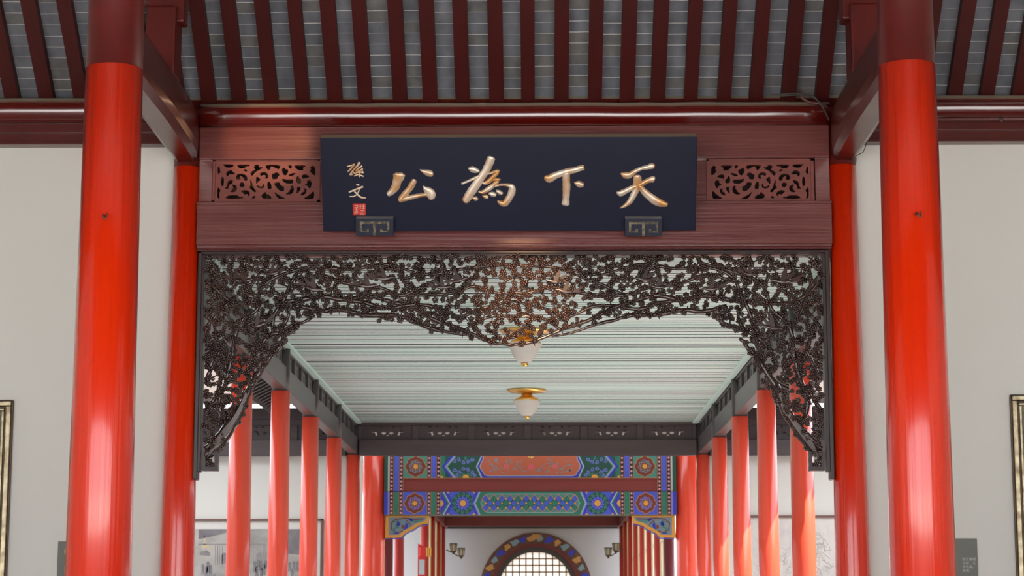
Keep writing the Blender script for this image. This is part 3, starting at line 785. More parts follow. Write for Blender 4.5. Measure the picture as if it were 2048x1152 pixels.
for l, side in all_limbs:
    dep = YS + rg.uniform(-0.025, 0.03)
    q = cr([(x + (rg.uniform(-3, 3) if 0 < i < len(l) - 1 else 0), y + (rg.uniform(-2, 2) if 0 < i < len(l) - 1 else 0), r) for i, (x, y, r) in enumerate(l)])
    q = [(x, min(y, lowy(min(max(x, 409), 1645)) + 3), r) for x, y, r in q]
    pts = [P(x + rg.uniform(-.6, .6), y + rg.uniform(-.6, .6), dep) for x, y, r in q]
    rad = [max(r, 2) * PXM * 0.82 * (1 + rg.uniform(-.16, .16)) for x, y, r in q]
    m = MB().tube(pts, rad, 9)
    # thorns and knots
    for k in range(3, len(q) - 2, 6):
        x, y, r = q[k]; s = rg.choice((-1, 1))
        a = P(x, y, dep - 0.005); b = P(x + rg.uniform(-4, 4), y + s * (r * 0.8 + 5), dep - 0.01)
        m.tube([a, (a + b) / 2, b], [r * PXM * 0.45, r * PXM * 0.28, 0.001], 5)
    m.build('branch', 'carve', scr)
    for x, y, r in q[::2]: nodes.append((x, y, dep))
# long grain ridges on the two trunks at the lower corners
for side in (0, 1):
    for k in range(6):
        l = [(412 + k * 2, 918 - k * 5, 2.6), (440 + k * 1.5, 884 - k * 5, 3), (464 + k, 852 - k * 4, 3), (484, 818 - k * 3, 2.4), (497 - k, 782, 1.6)]
        if side: l = mir(l)
        q = cr(l, 4)
        MB().tube([P(x, y, YS - 0.03) for x, y, r in q], [r * PXM * 0.8 for x, y, r in q], 6).build('trunk_ridge', 'carve', scr)
# blossom clusters on a jittered grid, each tied to the nearest wood by a twig
cl = []
tries = 0
while tries < 60000:
    tries += 1
    x, y = rg.uniform(411, 1642), rg.uniform(511, 905)
    if y > lowy(x) - 4: continue
    side_d = min(x - 405, 1650 - x)
    sp = (12.6 if y < 560 else 13.4) if side_d > 170 else (12.6 if y < 640 else 12.2)
    if all((x - a) ** 2 + (y - b) ** 2 > sp * sp for a, b in cl): cl.append((x, y))
twigs = MB()
remaining = list(cl); con = [(a, b, d) for a, b, d in nodes]
best = {}
for i, (x, y) in enumerate(remaining):
    j = min(range(len(con)), key=lambda k: (con[k][0] - x) ** 2 + (con[k][1] - y) ** 2)
    best[i] = ((con[j][0] - x) ** 2 + (con[j][1] - y) ** 2, con[j])
placed = []
while best:
    i = min(best, key=lambda k: best[k][0])
    d2, (a, b, dp) = best.pop(i)
    x, y = remaining[i]
    nd = max(13.93, min(14.02, dp + rg.uniform(-0.02, 0.02)))
    L = math.sqrt(d2)
    if L > 3:
        mxp, myp = (a + x) / 2 + rg.uniform(-.22, .22) * L, (b + y) / 2 + rg.uniform(-.22, .22) * L
        pts = [P(a, b, dp), P((a + mxp) / 2, (b + myp) / 2, dp), P(mxp, myp, (dp + nd) / 2), P((mxp + x) / 2, (myp + y) / 2, nd), P(x, y, nd)]
        r0 = PXM * rg.uniform(1.6, 2.6)
        twigs.tube(pts, [r0, r0 * .9, r0 * .8, r0 * .7, r0 * .55], 6)
    placed.append((x, y, nd))
    for k in best:
        e2 = (remaining[k][0] - x) ** 2 + (remaining[k][1] - y) ** 2
        if e2 < best[k][0]: best[k] = (e2, (x, y, nd))
twigs.build('twigs', 'carve', scr, kind='stuff')
def blossom_mb(g):
    m = MB()
    for k in range(5):
        a = 2 * math.pi * k / 5
        c = Vector((0.58 * math.cos(a), -0.12, 0.58 * math.sin(a)))
        ring = []
        for i in range(7):
            b = 2 * math.pi * i / 7
            rr = 0.42
            ring.append(Vector((c.x + rr * math.cos(b), 0.05, c.z + rr * math.sin(b))))
        inner = [Vector((c.x + (p.x - c.x) * .62, -0.5, c.z + (p.z - c.z) * .62)) for p in ring]
        vs = ring + inner + [c + Vector((0, -0.28, 0)), Vector((c.x, 0.2, c.z))]
        fs = []
        for i in range(7):
            j = (i + 1) % 7
            fs += [(i, j, 7 + j, 7 + i), (7 + i, 7 + j, 14), (j, i, 15)]
        m.add(vs, fs, True)
    vs = [Vector((0.24 * math.cos(i * math.pi / 3), -0.2, 0.24 * math.sin(i * math.pi / 3))) for i in range(6)] + [Vector((0, -0.75, 0))]
    m.add(vs, [(i, (i + 1) % 6, 6) for i in range(6)], True)
    return m
bl_me = blossom_mb(rg).mesh('blossom'); bl_me.materials.append(M['carve'])
bl = []
for x, y, d in placed:
    for k in range(rg.choice((2, 3, 3, 4))):
        an = rg.uniform(0, 6.28); rr = rg.uniform(2, 9.5)
        bx_, by_ = x + rr * math.cos(an), y + rr * math.sin(an) * 0.9
        if not 409 < bx_ < 1645 or by_ < 511 or by_ > lowy(bx_) + 2: continue
        bl.append((rg.uniform(5.0, 7.8) * PXM, P(bx_, by_, d - rg.uniform(0.0, 0.045)), (rg.uniform(-.5, .5), rg.uniform(0, 6.28), rg.uniform(-.5, .5))))
for fx, fy in ((414, 918), (420, 923), (415, 929), (424, 929), (412, 935), (421, 934), (428, 934)):
    for xx in (fx, 2054 - fx):
        bl.append((6.0 * PXM, P(xx, fy, YS - rg.uniform(0, 0.02)), (rg.uniform(-.4, .4), rg.uniform(0, 6.28), rg.uniform(-.4, .4))))
bl.sort(key=lambda b: -b[0])
rest = MB()
src = blossom_mb(rg)
for i, (r, c, rot) in enumerate(bl):
    if i < 300: inst('blossom', bl_me, c, scr, rot, (r, r * 0.8, r))
    else:
        mt = Matrix.LocRotScale(c, __import__('mathutils').Euler(rot), Vector((r, r * 0.8, r)))
        rest.add([mt @ Vector(v) for v in src.v], src.f, True)
rest.build('small_blossoms', 'carve', scr, kind='stuff')
# birds
def bird_mb():
    m = MB()
    # body along +x (head right), slightly arched
    pts = [(-0.62, 0, -0.02), (-0.35, 0, -0.05), (0.0, 0, -0.05), (0.28, 0, 0.02), (0.45, 0, 0.10), (0.60, 0, 0.10), (0.78, 0, 0.06)]
    m.tube(pts, [0.05, 0.12, 0.165, 0.13, 0.10, 0.085, 0.01], 10)
    def plate(poly, y0, y1): m.prism(poly, y0, y1)
    plate([(0.2, 0.02), (0.05, 0.34), (-0.10, 0.62), (-0.34, 0.86), (-0.30, 0.52), (-0.22, 0.22), (-0.12, 0.02)], -0.16, -0.08)
    plate([(0.12, 0.0), (-0.16, 0.22), (-0.48, 0.40), (-0.84, 0.50), (-0.62, 0.24), (-0.36, 0.06), (-0.1, -0.08)], 0.02, 0.10)
    plate([(-0.45, 0.05), (-0.80, 0.16), (-1.20, 0.30), (-1.24, 0.20), (-0.95, 0.04), (-1.16, -0.04), (-0.95, -0.12), (-0.5, -0.10)], -0.05, 0.04)
    return m
bme = bird_mb().mesh('bird'); bme.materials.append(M['carve'])
for (x, y, s, fl, rot) in ((487, 560, 34, 1, 0.1), (545, 546, 24, -1, 0.3), (626, 577, 32, 1, 0.35), (735, 571, 30, 1, 0.15), (768, 556, 30, 1, 0.1), (885, 574, 27, 1, 0.15), (918, 560, 27, 1, -0.1), (516, 650, 30, -1, 0.4),
                      (1130, 582, 28, -1, 0.0), (1112, 563, 28, -1, 0.05), (1288, 558, 27, -1, 0.0), (1316, 573, 28, -1, 0.05), (1424, 577, 30, -1, 0.2), (1566, 562, 34, -1, 0.1), (1544, 655, 30, 1, 0.3), (1500, 548, 24, 1, 0.3)):
    o = inst('bird', bme, P(x, y, YS - 0.055), scr, (0, rot * fl, 0), (s * PXM * fl, s * PXM * 0.5, s * PXM))

# ------------------------------------------------------------------ the corridor
CXL, CXR = -2.265, 2.325
cy_ = [16.55, 19.07, 21.59, 24.11, 26.62]
zr = 3.73
ordn = ['nearest', 'second', 'third', 'fourth', 'fifth and farthest']
for i, y in enumerate(cy_):
    for x, sd in ((CXL, 'left'), (CXR, 'right')):
        t = thing('corridor_column', '%s red corridor column with dark top on the %s side' % (ordn[i], sd), 'column', (x, y, 0), 'corridor columns')
        MB().lathe([(0.105, 0.12), (0.099, 1.6), (0.089, zr)], x, y, 40).build('shaft', 'red2', t)
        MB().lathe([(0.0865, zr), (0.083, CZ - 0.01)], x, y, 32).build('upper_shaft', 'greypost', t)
        MB().lathe([(0.15, 0.0), (0.17, 0.06), (0.12, 0.13)], x, y, 24).build('stone_base', 'floor', t)
# side beams with a row of small panels above, one per bay
bays = [14.1] + cy_
for i in range(5):
    for x, sd, s in ((CXL, 'left', 1), (CXR, 'right', -1)):
        y0, y1 = bays[i] + 0.08, bays[i + 1] - 0.08
        t = thing('side_beam', 'grey wooden beam and panel strip over %s bay on the %s side of the corridor' % (ordn[i].split(' ')[0] if i < 4 else 'the last', sd), 'beam', (x, (y0 + y1) / 2, zr + 0.02), 'corridor side beams')
        MB().box(x - 0.06, x + 0.06, y0, y1, zr + 0.015, 3.955).build('beam', 'greywood', t, 0.008)
        MB().box(x - 0.05, x + 0.05, y0, y1, 4.115, CZ).build('top_rail', 'greywood', t, 0.004)
        n = 4; w = (y1 - y0) / n
        for k in range(n):
            a = y0 + k * w
            MB().box(x - 0.045, x + 0.045, a, a + 0.07, 3.955, 4.115).build('stud', 'greypost', t, 0.004)
            pm = MB()
            ya, yb = a + 0.14, a + w - 0.03
            # panel frame with a pierced middle
            zc0, zc1 = 3.965, 4.108
            pm.box(x - 0.02, x + 0.02, ya, yb, zc0, zc0 + 0.035); pm.box(x - 0.02, x + 0.02, ya, yb, zc1 - 0.035, zc1)
            pm.box(x - 0.02, x + 0.02, ya, ya + 0.1, zc0 + 0.035, zc1 - 0.035); pm.box(x - 0.02, x + 0.02, yb - 0.1, yb, zc0 + 0.035, zc1 - 0.035)
            for q in range(1, 4):
                yy = ya + 0.1 + (yb - ya - 0.2) * q / 4
                pm.box(x - 0.018, x + 0.018, yy - 0.022, yy + 0.022, zc0 + 0.035, zc1 - 0.035)
            pm.build('panel', 'greywood', t)
# mint plank ceiling
cc = setting('ceiling_corridor', 'mint painted plank ceiling of the corridor')
MB().box(-2.3, 2.36, 14.2, 26.7, CZ + 0.13, CZ + 0.18).build('deck_above', 'dark', cc)
pk = [MB().box(-2.21, 2.25, -0.5, 0.5, 0, 0.02).mesh('plank') for _ in range(2)]
for q_, n_ in zip(pk, ('mint', 'mint_b')):
    q_.materials.append(M[n_]); q_.materials.append(M['dark'])
    for f_ in q_.polygons: f_.material_index = 0 if f_.normal.z < -0.5 else 1  # dark edge faces: shade between planks put into the colour
y = 14.22; k = 0
while y < 26.56:
    w = 0.062 * rg.uniform(0.8, 1.25)
    gap = 0.003 + rg.random() ** 3 * 0.024
    o = inst('plank', pk[0] if rg.random() < 0.6 else pk[1], (0, y + w / 2, CZ + rg.uniform(-0.003, 0.004)), cc, (0, rg.uniform(-.0006, .0006), rg.uniform(-.0014, .0014)), (1, w, 1))
    y += w + gap
for xx in (-2.19, 2.23):
    MB().box(xx - 0.035, xx + 0.035, 14.2, 26.6, CZ - 0.022, CZ + 0.002).build('edge_board', 'mint', cc, 0.005)
# roof and eaves over the corridor
ev = setting('ceiling_eaves', 'corridor roof with rafters under its eaves')
for s, x0, x1 in ((-1, 0.0, -3.2), (1, 0.03, 3.26)):
    za, zb = 5.77, 4.17
    vs = [(x0, 14.35, za + 0.07), (x1, 14.35, zb + 0.07), (x1, 25.6, zb + 0.07), (x0, 25.6, za + 0.07), (x0, 14.35, za + 0.2), (x1, 14.35, zb + 0.2), (x1, 25.6, zb + 0.2), (x0, 25.6, za + 0.2)]
    MB().add(vs, [(0, 1, 2, 3), (7, 6, 5, 4), (0, 4, 5, 1), (1, 5, 6, 2), (2, 6, 7, 3), (3, 7, 4, 0)]).build('roof_slope', 'roof', ev)
    xm = x0 + (x1 - x0) * 0.68
    zm = za + (zb - za) * 0.68
    for k in range(50):
        y = 14.5 + k * 0.222
        vs = [(xm, y, zm), (x1, y, zb), (x1, y + 0.075, zb), (xm, y + 0.075, zm), (xm, y, zm + 0.07), (x1, y, zb + 0.07), (x1, y + 0.075, zb + 0.07), (xm, y + 0.075, zm + 0.07)]
        MB().add(vs, [(0, 1, 2, 3), (7, 6, 5, 4), (0, 4, 5, 1), (1, 5, 6, 2), (2, 6, 7, 3), (3, 7, 4, 0)]).build('rafter', 'greypost', ev)
    m = MB()
    for k in range(46):   # rounded drip tiles
        y = 14.5 + k * 0.24
        m.prism([(x1 - 0.03, zb + 0.10), (x1 + 0.03, zb + 0.10), (x1 + 0.03, zb + 0.02), (x1, zb - 0.02), (x1 - 0.03, zb + 0.02)], y, y + 0.16)
    m.build('drip_tiles', 'greypost', ev, kind='stuff')
# ceiling lamps
def ceiling_lamp(label, x, y, zc, s=1.0):
    t = thing('ceiling_lamp', label, 'ceiling lamp', (x, y, zc), 'corridor ceiling lamps')
    MB().lathe([(0.06 * s, zc - 0.045), (0.21 * s, zc - 0.025), (0.22 * s, zc - 0.012), (0.21 * s, zc)], x, y, 40).build('ceiling_rose', 'brass', t)
    MB().lathe([(0.152 * s, zc - 0.125), (0.148 * s, zc - 0.115), (0.10 * s, zc - 0.092), (0.066 * s, zc - 0.075), (0.058 * s, zc - 0.04)], x, y, 32).build('gallery', 'brass', t)
    z = zc - 0.12
    MB().lathe([(0.035 * s, z - 0.178), (0.06 * s, z - 0.168), (0.092 * s, z - 0.135), (0.10 * s, z - 0.115), (0.112 * s, z - 0.105), (0.118 * s, z - 0.075), (0.135 * s, z - 0.05), (0.156 * s, z - 0.022), (0.157 * s, z - 0.01), (0.145 * s, z)], x, y, 32).build('glass_shade', 'opal', t)
    MB().lathe([(0.008, z - 0.213), (0.028 * s, z - 0.205), (0.034 * s, z - 0.19), (0.032 * s, z - 0.182)], x, y, 20).build('finial', 'brass', t)
ceiling_lamp('brass and opal glass ceiling lamp farther down the corridor', 0.045, 22.75, CZ)
ceiling_lamp('opal glass ceiling lamp half hidden behind the carved screen', 0.055, 17.95, CZ)

# ------------------------------------------------------------------ the wall across the end of the courts and its frieze
YE = 26.62
struct(MB().box(-12, -2.32, YE + 0.1, YE + 0.3, 0, 4.2).build('wall_far_left', 'wall'), 'white court wall beyond the left columns')
struct(MB().box(2.38, 12, YE + 0.1, YE + 0.3, 0, 4.2).build('wall_far_right', 'wall'), 'white court wall beyond the right columns')
def panel_holes(x0, x1, z0, z1):
    w, h = x1 - x0, z1 - z0
    def q(pts): return [(x0 + a * w, z0 + b * h) for a, b in pts]
    base = [[(0.10,.52),(0.12,.62),(0.17,.66),(0.22,.60),(0.24,.42),(0.25,.30),(0.20,.30),(0.19,.46),(0.16,.54),(0.13,.50)],
            [(0.34,.54),(0.38,.50),(0.40,.60),(0.43,.50),(0.47,.54),(0.45,.40),(0.40,.36),(0.36,.42)],
            [(0.46,.27),(0.54,.27),(0.52,.35),(0.50,.32),(0.48,.35)],
            [(0.12,.86),(0.22,.86),(0.20,.94),(0.14,.94)], [(0.34,.82),(0.38,.90),(0.36,.96),(0.30,.92)]]
    mirr = [[(1 - a, b) for a, b in reversed(p)] for i, p in enumerate(base) if i != 2]
    return [q(chaikin(p, 1)) for p in base + mirr]
def frieze(label, xa, xb, n, yb=YE):
    t = thing('frieze_beam', label, 'frieze', ((xa + xb) / 2, yb, 3.72), 'dark carved friezes')
    MB().box(xa, xb, yb - 0.09, yb + 0.09, 3.718, 3.925).build('beam', 'frieze', t, 0.008)
    MB().box(xa, xb, yb - 0.07, yb + 0.07, 4.118, 4.20).build('top_rail', 'frieze', t, 0.005)
    w = (xb - xa) / n
    me = None
    for k in range(n):
        a = xa + k * w
        MB().box(a - 0.045, a + 0.045, yb - 0.05, yb + 0.05, 3.925, 4.118).build('stud', 'frieze', t, 0.004)
        if me is None:
            x0, x1 = 0.085, w - 0.085
            me = board_with_holes('panel', [(0.04, 3.926), (w - 0.04, 3.926), (w - 0.04, 4.117), (0.04, 4.117)], panel_holes(x0 + 0.02, x1 - 0.02, 3.93, 4.114), yb - 0.015, yb + 0.015)
            me.materials.append(M['frieze'])
        inst('panel', me, (a, 0, 0), t)
    MB().box(xb - 0.05, xb, yb - 0.05, yb + 0.05, 3.925, 4.118).build('stud', 'frieze', t, 0.004)
    return t
frieze('dark frieze beam with six pierced panels across the corridor end', CXL + 0.08, CXR - 0.08, 6)
frieze('dark frieze beam with pierced panels over the left court wall', -12.0, CXL - 0.09, 14)
frieze('dark frieze beam with pierced panels over the right court wall', CXR + 0.09, 12.0, 14)
er = setting('ceiling_court_eaves', 'roof over the far court wall')
for xa, xb in ((-12, -2.3), (2.35, 12)):
    MB().box(xa, xb, YE - 0.1, YE + 0.2, 4.2, 4.34).build('wall_plate', 'frieze', er)
    vs = [(xa, 25.75, 4.32), (xb, 25.75, 4.32), (xb, 29, 6.0), (xa, 29, 6.0), (xa, 25.75, 4.45), (xb, 25.75, 4.45), (xb, 29, 6.13), (xa, 29, 6.13)]
    MB().add(vs, [(3, 2, 1, 0), (4, 5, 6, 7), (1, 5, 4, 0), (2, 6, 5, 1), (3, 7, 6, 2), (0, 4, 7, 3)]).build('roof_slope', 'roof', er)
MB().box(-2.4, 2.45, YE - 0.1, 26.95, 4.22, 4.34).build('flat_roof', 'roof', er)
MB().box(-4.5, 4.6, 27.12, 28.7, 4.62, 4.7).build('sun_shield', 'roof', er)  # unseen slab added to keep sun off the gate columns
struct(MB().box(-2.15, 2.2, YE + 0.25, YE + 0.27, 3.78, 4.055).build('frieze_glow_strip', 'moonpane'), 'added translucent strip giving the frieze holes a soft glow')  # added backlit strip, makes the frieze cutouts glow
struct(MB().box(-2.15, 2.2, YE + 0.24, YE + 0.28, 4.056, 4.22).build('frieze_dark_strip', 'frieze'), 'added dark strip that blackens the upper frieze holes')  # added behind the upper holes to shut out the sky
# unseen side walls of the courts, height and brick chosen to cut light there
struct(MB().box(-6.6, -6.3, 14.3, 26.6, 0, 5.0).build('wall_court_left', 'brick'), 'grey brick wall closing the left court')
struct(MB().box(6.3, 6.6, 14.3, 26.6, 0, 4.6).build('wall_court_right', 'brick'), 'grey brick wall closing the right court')
# pictures on the court walls
def flatp(m, pts, yf, yb=None): m.prism([(P(a, b, YE).x, P(a, b, YE).z) for a, b in pts], yf, yf + 0.003 if yb is None else yb)
YPc = YE + 0.085
t = thing('ink_painting', 'wide framed ink painting of a crowd before a gate, on the left court wall', 'painting', P(500, 1150, YE))
zt = P(640, 1037, YE).z; xr_ = P(644.5, 1090, YE).x; xl_ = xr_ - 3.6; zb_ = 0.9
for a in ((xl_, xr_, zt - 0.028, zt), (xl_, xr_, zb_, zb_ + 0.028), (xl_, xl_ + 0.028, zb_, zt), (xr_ - 0.03, xr_, zb_, zt)):
    MB().box(a[0], a[1], YPc - 0.03, YPc + 0.015, a[2], a[3]).build('frame_bar', 'pbrown', t, 0.004)
MB().box(xl_ + 0.02, xr_ - 0.02, YPc, YPc + 0.01, zb_ + 0.02, zt - 0.02).build('mount', 'paper', t)
sheet = MB().box(xl_ + 0.1, xr_ - 0.085, YPc - 0.003, YPc, zb_ + 0.1, P(500, 1057.5, YE).z).build('painted_sheet', 'ink_a', t)
k = MB()
flatp(k, [(575, 1058), (604, 1058), (604, 1110), (573, 1107), (570, 1080)], YPc - 0.0045)
k.build('dark_hillside', 'ink_dark', sheet)
k = MB()
flatp(k, [(395, 1058), (470, 1058), (440, 1068), (395, 1078)], YPc - 0.0045)
k.build('dark_hillside', 'ink_dark', sheet)
k = MB()
for x in (428, 433, 437, 442, 497, 500, 504, 525, 528, 432, 494): flatp(k, [(x, 1090), (x + 1.2, 1090), (x + 1.2, 1130), (x, 1130)], YPc - 0.0045)
flatp(k, [(395, 1087), (530, 1087), (530, 1089), (395, 1089)], YPc - 0.0045)
for cx_ in (447, 517):
    flatp(k, [(cx_ + 6 * math.cos(a), 1111 - 6 * math.sin(a)) for a in [math.pi * i / 8 for i in range(9)]] + [(cx_ - 6, 1128), (cx_ + 6, 1128)], YPc - 0.0045)
flatp(k, [(397, 1103), (412, 1100), (419, 1106), (418, 1112), (398, 1110)], YPc - 0.0045)
k.build('gate_building', 'ink_mid', sheet)
k = MB(); g = random.Random(5)
fig = [(404, 1140), (411, 1145), (419, 1142), (414, 1136), (427, 1160), (508, 1135), (515, 1128), (520, 1132), (526, 1140), (512, 1145), (521, 1150), (530, 1130), (578, 1135), (586, 1132), (593, 1134), (583, 1150), (590, 1160)]
for (x, y) in fig:
    h = g.uniform(9, 14)
    flatp(k, [(x - 1.2, y - h), (x + 1.2, y - h), (x + 3, y - h + 3), (x + 2.6, y), (x + 3.4, y + h * .7), (x + 1, y + h * .7), (x, y + 2), (x - 1, y + h * .7), (x - 3.4, y + h * .7), (x - 2.6, y), (x - 3, y - h + 3)], YPc - 0.006)
k.build('crowd', 'ink_dark', sheet, kind='stuff')
k = MB(); flatp(k, [(401, 1090), (417, 1090), (417, 1098), (410, 1094), (401, 1098)], YPc - 0.0045); flatp(k, [(406, 1072), (408, 1072), (409, 1090), (405, 1090)], YPc - 0.0045); k.build('yellow_banner', 'ink_yellow', sheet)
t = thing('sketch_drawing', 'large pale framed pencil drawing on the right court wall', 'drawing', P(1580, 1150, YE))
zt = P(1580, 1030, YE).z; x0_ = P(1496, 1090, YE).x; x1_ = x0_ + 3.4
for a in ((x0_, x1_, zt - 0.03, zt), (x0_, x1_, zb_, zb_ + 0.03), (x0_, x0_ + 0.03, zb_, zt), (x1_ - 0.03, x1_, zb_, zt)):
    MB().box(a[0], a[1], YPc - 0.03, YPc + 0.015, a[2], a[3]).build('frame_bar', 'pbrown', t, 0.004)
sh2 = MB().box(x0_ + 0.02, x1_ - 0.02, YPc - 0.002, YPc + 0.01, zb_ + 0.02, zt - 0.02).build('paper_sheet', 'paper2', t)
k = MB(); g = random.Random(9)
def pline(k, pts, w=0.8):
    q = [P(a, b, YE) for a, b in pts]
    k.tube([(p.x, YPc - 0.003, p.z) for p in q], 0.0035 * w, 4)
pline(k, [(1637 + 6 * math.cos(a), 1072 + 7 * math.sin(a)) for a in [i * math.pi / 6 for i in range(13)]])
pline(k, [(1632, 1070), (1636, 1070), (1638, 1070), (1642, 1070)]); pline(k, [(1635, 1076), (1639, 1076)])
for _ in range(46):
    x, y = g.uniform(1632, 1662), g.uniform(1086, 1160)
    a = g.uniform(0, 6.28); pts = []
    for i in range(5):
        pts.append((x, y)); a += g.uniform(-.9, .9); x += 4 * math.cos(a); y += 4 * math.sin(a)
    pline(k, pts, 0.7)
for _ in range(46):
    x, y = g.uniform(1515, 1585), g.uniform(1090, 1165)
    a = g.uniform(0, 6.28); pts = []
    for i in range(5):
        pts.append((x, y)); a += g.uniform(-.9, .9); x += 4 * math.cos(a); y += 4 * math.sin(a)
    pline(k, pts, 0.6)
k.build('pencil_lines', 'sketch', sh2, kind='stuff')

# ------------------------------------------------------------------ the painted gate at the corridor end
YG = 27.35
GX = lambda px: P(px, 985, YG).x
GZ = lambda py: P(1060, py, YG).z
for px, lab in ((747, 'thick red column left of the painted beams'), (1374, 'thick red column right of the painted beams')):
    x = P(px, 1040, 27.5).x
    t = thing('gate_column', lab, 'column', (x, 27.5, 0), 'columns of the painted gate')
    MB().lathe([(0.165, 0.14), (0.157, 2.5), (0.15, 4.2)], x, 27.5, 40).build('shaft', 'red2', t)
    MB().lathe([(0.24, 0.0), (0.26, 0.07), (0.19, 0.14)], x, 27.5, 28).build('stone_base', 'floor', t)
gate = thing('painted_beam', 'brightly painted blue, green and gold double beam at the corridor end', 'painted beam', (0.05, YG, GZ(1030)))
gx0, gx1 = GX(768), GX(1353)
MB().box(gx0, gx1, YG, YG + 0.28, GZ(956), GZ(905)).build('upper_beam', 'g_dkgreen', gate, 0.006)
MB().box(gx0, gx1, YG + 0.012, YG + 0.26, GZ(983), GZ(956)).build('middle_board', 'g_red', gate)
MB().box(gx0, gx1, YG, YG + 0.28, GZ(1030), GZ(983)).build('lower_beam', 'g_dkgreen', gate, 0.006)
def gpoly(m, pts, lay):
    """flat painted shape; pts in photo pixels, lay = paint layer"""
    m.prism([(GX(a), GZ(b)) for a, b in pts], YG - 0.0022 * lay, YG + 0.001)
def gm(pts): return [(2121 - a, b) for a, b in pts]
def disc(cx, cy, r, n=20): return [(cx + r * math.cos(2 * math.pi * i / n), cy + r * math.sin(2 * math.pi * i / n)) for i in range(n)]
def gribbon(m, pts, w, lay):
    n = len(pts); L = []; Rr = []
    for i in range(n):
        a, b = pts[max(i - 1, 0)], pts[min(i + 1, n - 1)]
        dx, dy = b[0] - a[0], b[1] - a[1]; l = math.hypot(dx, dy) or 1
        L.append((pts[i][0] - dy / l * w / 2, pts[i][1] + dx / l * w / 2)); Rr.append((pts[i][0] + dy / l * w / 2, pts[i][1] - dx / l * w / 2))
    for i in range(n - 1): gpoly(m, [L[i], L[i + 1], Rr[i + 1], Rr[i]], lay)
def spiral(cx, cy, r, a0, turns=1.15, s=1, n=11):
    out = []
    for i in range(n):
        f = i / (n - 1); a = a0 + s * turns * 2 * math.pi * f; rr = r * (1 - 0.78 * f)
        out.append((cx + rr * math.cos(a), cy + rr * math.sin(a)))
    return out
def inside(pts, y0, y1): return [(a, min(max(b, y0), y1)) for a, b in pts]
def gpart(name, mt, shapes, lay, label=None, mirror=True):
    """one part per side: shapes is a list of polygons"""
    for mm in ((False, True) if mirror else (False,)):
        m = MB()
        for s in shapes: gpoly(m, gm(s) if mm else s, lay)
        o = m.build(name, mt, gate)
        if label: o['label'] = label
def rect(x0, y0, x1, y1): return [(x0, y0), (x1, y0), (x1, y1), (x0, y1)]
UP0, UP1, LO0, LO1 = 912, 955.5, 983.5, 1029.5
gpart('end_strip', 'g_dkgreen', [rect(768.5, UP0, 775.5, 982.5)], 1); gpart('end_strip', 'g_pale', [rect(775.5, UP0, 779, 982.5)], 1)
gpart('end_strip', 'g_cobalt', [rect(768.5, LO0, 775.5, LO1)], 1); gpart('end_strip', 'g_sky', [rect(775.5, LO0, 778.5, LO1)], 1)
# beaded borders: dark band, gilt edges, row of pink beads
def beads(x, y0, y1, n):
    gpart('border_band', 'g_black', [rect(x - 3.4, y0, x + 3.4, y1)], 1)
    gpart('gilt_line', 'g_ochre', [rect(x - 4.2, y0, x - 3.4, y1), rect(x + 3.4, y0, x + 4.2, y1)], 1.5)
    for mm in (0, 1):
        m = MB()
        for k in range(n):
            cy = y0 + (k + 0.5) * (y1 - y0) / n
            cx = 2121 - x if mm else x
            c = Vector((GX(cx), YG - 0.002, GZ(cy))); r = 2.3 * 27.35 / F_PX
            ring = [c + Vector((r * math.cos(a), 0, r * math.sin(a))) for a in [i * math.pi / 4 for i in range(8)]]
            top = [c + Vector((r * .6 * math.cos(a), -r * .6, r * .6 * math.sin(a))) for a in [i * math.pi / 4 for i in range(8)]]
            m.add(ring + top + [c + Vector((0, -r * .8, 0))], [(i, (i + 1) % 8, 8 + (i + 1) % 8, 8 + i) for i in range(8)] + [(8 + i, 8 + (i + 1) % 8, 16) for i in range(8)], True)
        m.build('bead_row', 'g_bead', gate, kind='stuff')
for x in (783.0, 802.0): beads(x, UP0, 982.5, 9); beads(x, LO0, LO1, 6)
for x in (858.0, 876.5): beads(x, UP0, UP1, 5); beads(x, LO0, LO1, 6)
for y0, y1, c, c2 in ((UP0, 982.5, 'g_blue', 'g_sky'), (LO0, LO1, 'g_green', 'g_teal')):
    gpart('strip', c, [rect(788, y0, 797.5, y1)], 1)
    zz = []
    n = int((y1 - y0) / 4)
    for k in range(n): zz.append([(790, y0 + k * 4 + 1), (795.5, y0 + k * 4 + 2.4), (795.5, y0 + k * 4 + 3), (790, y0 + k * 4 + 1.7)])
    gpart('strip_pattern', c2, zz, 2)
for y0, y1, c, c2 in ((UP0, UP1, 'g_blue', 'g_sky'), (LO0, LO1, 'g_green', 'g_teal')):
    gpart('strip', c, [rect(862.5, y0, 872, y1)], 1)
    zz = []
    for k in range(int((y1 - y0) / 4)): zz.append([(864.5, y0 + k * 4 + 1), (870, y0 + k * 4 + 2.4), (870, y0 + k * 4 + 3), (864.5, y0 + k * 4 + 1.7)])
    gpart('strip_pattern', c2, zz, 2)
